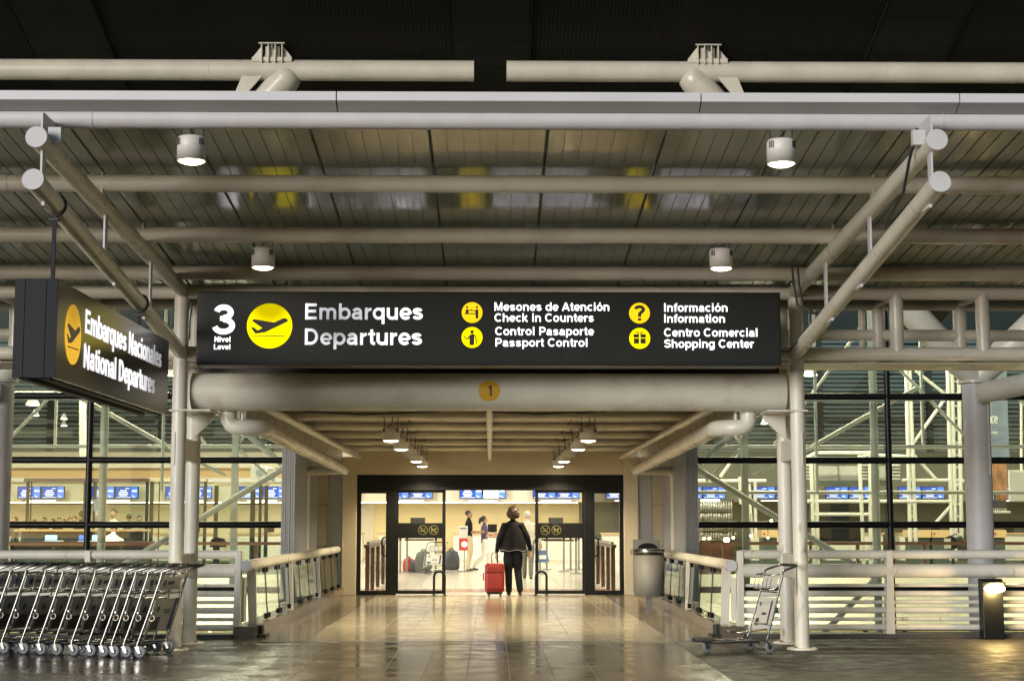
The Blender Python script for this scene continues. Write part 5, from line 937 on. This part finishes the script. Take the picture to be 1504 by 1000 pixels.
# woman in black pulling the red suitcase
def ex(root):
    hair(root, 1.61, [(0, -.02, .02, .105, .11, .105), (-.045, -.045, -.03, .085, .08, .085), (.05, -.045, -.035, .085, .075, .085), (.03, .0, .055, .085, .09, .075), (-.03, -.07, .01, .08, .07, .09), (0, -.06, -.085, .075, .055, .05)], 'hair_brown', .10)
    b = MB(); n = 36; rings = ((1.34, .15, .10), (1.27, .185, .125), (1.16, .215, .14), (1.05, .24, .15), (.95, .255, .158), (.885, .265, .165), (.855, .268, .168), (.85, .25, .15)); V = []
    for z, rx, ry in rings:
        for j in range(n): a = 2 * math.pi * j / n; q = 1 + .055 * math.sin(a * 6 + z * 5) * (1.2 - z) * 2.4 + .02 * math.sin(a * 11); V.append((rx * q * math.cos(a) + .008, ry * q * math.sin(a), z + .012 * math.sin(a * 3)))
    b.add(V, [(i * n + j, i * n + (j + 1) % n, (i + 1) * n + (j + 1) % n, (i + 1) * n + j) for i in range(len(rings) - 1) for j in range(n)], True); b.build('jacket_skirt', 'cloth_black', root)
    b = MB()
    for i in range(22):
        a = R(205 + i * 5.8); x, y = .278 * math.cos(a) + .008, .176 * math.sin(a); b.box(x - .008, x + .008, y - .004, y + .004, .872 + .012 * math.sin(i * .6), .878 + .012 * math.sin(i * .6))
    b.build('hem_trim', 'print_white', root)
    hand(root, (-.315, .0, .80), (-.05, .05, -1), (.9, .2, 0)); hand(root, (.345, .07, .84), (.1, .1, -1), (-1, 0, 0), flip=-1)
figure('person', 'person in a loose black jacket pulling a red suitcase through the doors', (.44, 31.35, 0), 3, 1.70,
       body({-1: ((-.27, -.03, 1.10), (-.315, .0, .84)), 1: ((.28, .0, 1.12), (.345, .07, .88))}, {-1: ((-.085, .04, .48), (-.075, .05, .085)), 1: ((.10, .09, .50), (.14, .02, .10))}, 1, hip=.19, bust=.158, ar=1.40, lr=1.35, shx=.135), ['skin', 'cloth_black', 'cloth_navy', 'shoe'], .014, ex)
# red suitcase
sx_, sy_ = .085, 31.2
t = thing('suitcase', 'red wheeled suitcase pulled by the person in black', 'suitcase', (sx_, sy_, 0))
MB().box(sx_ - .19, sx_ + .19, sy_ - .12, sy_ + .12, .075, .63).build('shell', 'red_case', t, .05); MB().box(sx_ - .155, sx_ + .155, sy_ - .155, sy_ - .10, .14, .44).build('front_pocket', 'red_case', t, .03); MB().box(sx_ - .15, sx_ + .15, sy_ - .145, sy_ - .10, .47, .585).build('upper_pocket', 'red_case', t, .025)
for z in (.455, .60): MB().path([(sx_ - .16, sy_ - .128, z), (sx_ - .08, sy_ - .13, z - .02), (sx_ + .08, sy_ - .13, z - .02), (sx_ + .16, sy_ - .128, z)], .006, 6).build('zip', 'black', t)
MB().box(sx_ - .15, sx_ + .15, sy_ - .13, sy_ + .11, .045, .085).build('base', 'black', t, .01); MB().path([(sx_ - .20, sy_, .3), (sx_ - .215, sy_, .33), (sx_ - .215, sy_, .42), (sx_ - .20, sy_, .45)], .012, 6).build('side_grip', 'red_case', t)
for s in (-1, 1): MB().lathe([(.02, -.02), (.042, -.015), (.042, .015), (.02, .02)], (sx_ + s * .11, sy_ - .10, .042), 14, axis='x').build('wheel', 'rubber', t)
MB().path([(sx_ - .055, sy_ + .02, .62), (sx_ - .055, sy_ + .05, .80), (sx_ - .04, sy_ + .05, .83), (sx_ + .04, sy_ + .05, .83), (sx_ + .055, sy_ + .05, .80), (sx_ + .055, sy_ + .02, .62)], .010, 8).build('pull_handle', 'black', t)
# older man in a beige jacket with a blue bag
def ex(root): hair(root, 1.625, [(0, -.02, .01, .082, .098, .082)], 'hair_grey', .04); hand(root, (.34, .02, .86), (0, .05, -1), (-1, 0, 0), flip=-1); hand(root, (-.27, .10, .9), (0, .1, -1), (1, 0, 0))
figure('person', 'grey haired person in a beige jacket walking ahead with a blue bag', (.93, 40.7, 0), -4, 1.70, body({-1: ((-.25, -.02, 1.10), (-.27, .10, .92)), 1: ((.27, -.02, 1.12), (.33, .02, .88))}, {-1: ((-.09, .06, .5), (-.08, .08, .085)), 1: ((.09, .0, .5), (.09, -.14, .10))}, 1, hip=.20, bust=.21, ar=1.3, lr=1.25), ['skin', 'cloth_beige', 'cloth_grey', 'shoe'], .018, ex)
t = thing('shopping_bag', 'blue and white carrier bag held by the grey haired person', 'bag', (1.30, 40.75, .42)); MB().hexa([(1.16, 40.70, .42), (1.48, 40.70, .42), (1.48, 40.82, .42), (1.16, 40.82, .42)], [(1.20, 40.73, .72), (1.42, 40.73, .72), (1.42, 40.79, .72), (1.20, 40.79, .72)]).build('sack', 'blue_bag', t, .01); MB().path([(1.24, 40.76, .72), (1.27, 40.76, .80), (1.35, 40.76, .80), (1.38, 40.76, .72)], .008, 6).build('strap', 'print_white', t); MB().box(1.22, 1.40, 40.69, 40.70, .50, .60).build('print', 'print_white', t)
# man in black T-shirt and khaki trousers, side on
def ex(root): hair(root, 1.63, [(0, -.02, .012, .078, .096, .075)], 'hair_dark', .02); hand(root, (-.10, .34, 1.10), (.1, 1, .05), (1, 0, 0), 'skin_dark'); hand(root, (.12, .30, 1.10), (-.1, 1, .05), (-1, 0, 0), 'skin_dark', -1)
figure('person', 'person in a black shirt and khaki trousers reaching forward beyond the doors', (-.66, 47.8, 0), -80, 1.76, body({-1: ((-.23, .0, 1.10), (-.11, .32, 1.10)), 1: ((.23, .0, 1.10), (.12, .28, 1.10))}, {-1: ((-.09, .05, .5), (-.10, .0, .085)), 1: ((.09, .03, .5), (.10, -.04, .085))}, 1, hip=.19, bust=.20, fore=0, ar=1.15, lr=1.35), ['skin_dark', 'cloth_black', 'cloth_khaki', 'shoe'], .018, ex)
# woman in white trousers, mid stride
def ex(root): hair(root, 1.63, [(0, -.03, .0, .088, .10, .09), (0, -.11, -.03, .06, .07, .07), (0, -.15, -.10, .04, .04, .07)], 'hair_dark', .06); hand(root, (-.12, .33, 1.12), (.2, 1, .2), (1, 0, 0)); hand(root, (.18, .26, 1.05), (-.3, 1, 0), (-1, 0, 0), flip=-1)
figure('person', 'person in white trousers and dark top striding beside the notice stand', (-.20, 48.3, 0), -78, 1.60, body({-1: ((-.22, .05, 1.12), (-.13, .31, 1.12)), 1: ((.24, -.02, 1.10), (.18, .24, 1.05))}, {-1: ((-.09, .16, .52), (-.08, .20, .085)), 1: ((.09, -.02, .5), (.09, -.36, .12))}, 1, hip=.18, bust=.18, fore=0, ar=1.1, lr=1.25), ['skin', 'cloth_purple', 'cloth_white', 'shoe'], .018, ex)
# people behind the facade
def stand(px, py, Y, H, top, hr, label, yaw, group=None, skin='skin'):
    x = P(px, py, Y).x
    def ex(root): hair(root, 1.63, [(0, -.02, .012, .084, .10, .085)], hr, .05)
    return figure('person', label, (x, Y, 0), yaw, H, body({-1: ((-.24, .0, 1.10), (-.22, .14, .90)), 1: ((.24, .0, 1.10), (.22, .14, .90))}, {-1: ((-.09, .03, .5), (-.10, .0, .085)), 1: ((.09, .03, .5), (.10, -.02, .085))}, 1), [skin, top, 'cloth_navy', 'shoe'], .024, ex, group=group)
stand(167, 760, 41.5, 1.74, 'cloth_white', 'hair_dark', 'person in a pale shirt standing behind the seated clerk', 165); stand(119, 765, 43, 1.70, 'cloth_navy', 'hair_dark', 'dark clad person standing by the black mullion', 60); stand(189, 765, 50, 1.66, 'cloth_grey', 'hair_dark', 'dark haired person seen from behind near the partition', 10); stand(205, 765, 48, 1.62, 'cloth_beige', 'hair_brown', 'brown haired person beside the partition post', 200)
q = [(64, 1.58, 'hair_dark'), (50, 1.5, 'hair_brown'), (77, 1.53, 'hair_brown'), (87, 1.57, 'hair_dark'), (94, 1.52, 'hair_dark'), (103, 1.57, 'hair_brown'), (109, 1.6, 'hair_dark'), (22, 1.58, 'hair_dark')]
for i, (px, h, hr) in enumerate(q): stand(px, 770, 52 + (i * 37 % 5) * .5, h, ('cloth_navy', 'cloth_grey', 'cloth_beige')[i % 3], hr, 'person waiting in the queue behind the service desk', 150 + i * 40 % 70, 'people in the queue')
# clerk bending over the desk, seen from behind
def ex(root): hair(root, 1.30, [(0, .33, .0, .085, .10, .085)], 'hair_dark', .04)
ch = [(1, [(0, -.02, .55, .18, .15), (0, .02, .75, .19, .15), (0, .09, .92, .21, .15), (0, .16, 1.05, .20, .12), (0, .22, 1.12, .10, .08)]), (0, [(0, .22, 1.12, .05, .05), (0, .28, 1.20, .05, .05)]), (0, [(0, .29, 1.18, .06, .07), (0, .31, 1.25, .075, .09), (0, .33, 1.33, .06, .07)]),
      (2, [(-.1, -.02, .52, .09, .09), (-.13, .30, .52, .07, .07), (-.13, .40, .48, .055, .055), (-.13, .42, .10, .05, .05)]), (2, [(.1, -.02, .52, .09, .09), (.13, .30, .52, .07, .07), (.13, .40, .48, .055, .055), (.13, .42, .10, .05, .05)]), (3, [(-.13, .38, .05, .045, .04), (-.13, .56, .04, .04, .03)]), (3, [(.13, .38, .05, .045, .04), (.13, .56, .04, .04, .03)]),
      (1, [(-.19, .14, 1.02, .07, .07), (-.30, .22, .82, .05, .05), (-.22, .46, .78, .035, .035)]), (1, [(.19, .14, 1.02, .07, .07), (.30, .22, .82, .05, .05), (.22, .46, .78, .035, .035)])]
figure('person', 'seated clerk in a white shirt bending over the service desk', (P(162, 800, 36.6).x, 36.6, 0), 0, 1.7, ch, ['skin', 'cloth_white', 'cloth_navy', 'shoe'], .022, ex)
p = P(162, 800, 36.6); t = thing('clerk_chair', 'swivel chair under the seated clerk', 'chair', (p.x, 36.5, 0)); MB().box(p.x - .24, p.x + .24, 36.3, 36.75, .40, .47).build('seat', 'black', t, .02); MB().tube((p.x, 36.52, .05), (p.x, 36.52, .40), .03, 8).build('stem', 'black', t); MB().lathe([(.25, .02), (.22, .05), (.03, .08)], (p.x, 36.52, 0), 12).build('base', 'black', t); MB().box(p.x - .2, p.x + .2, 36.18, 36.25, .55, .90).build('backrest', 'black', t, .03)
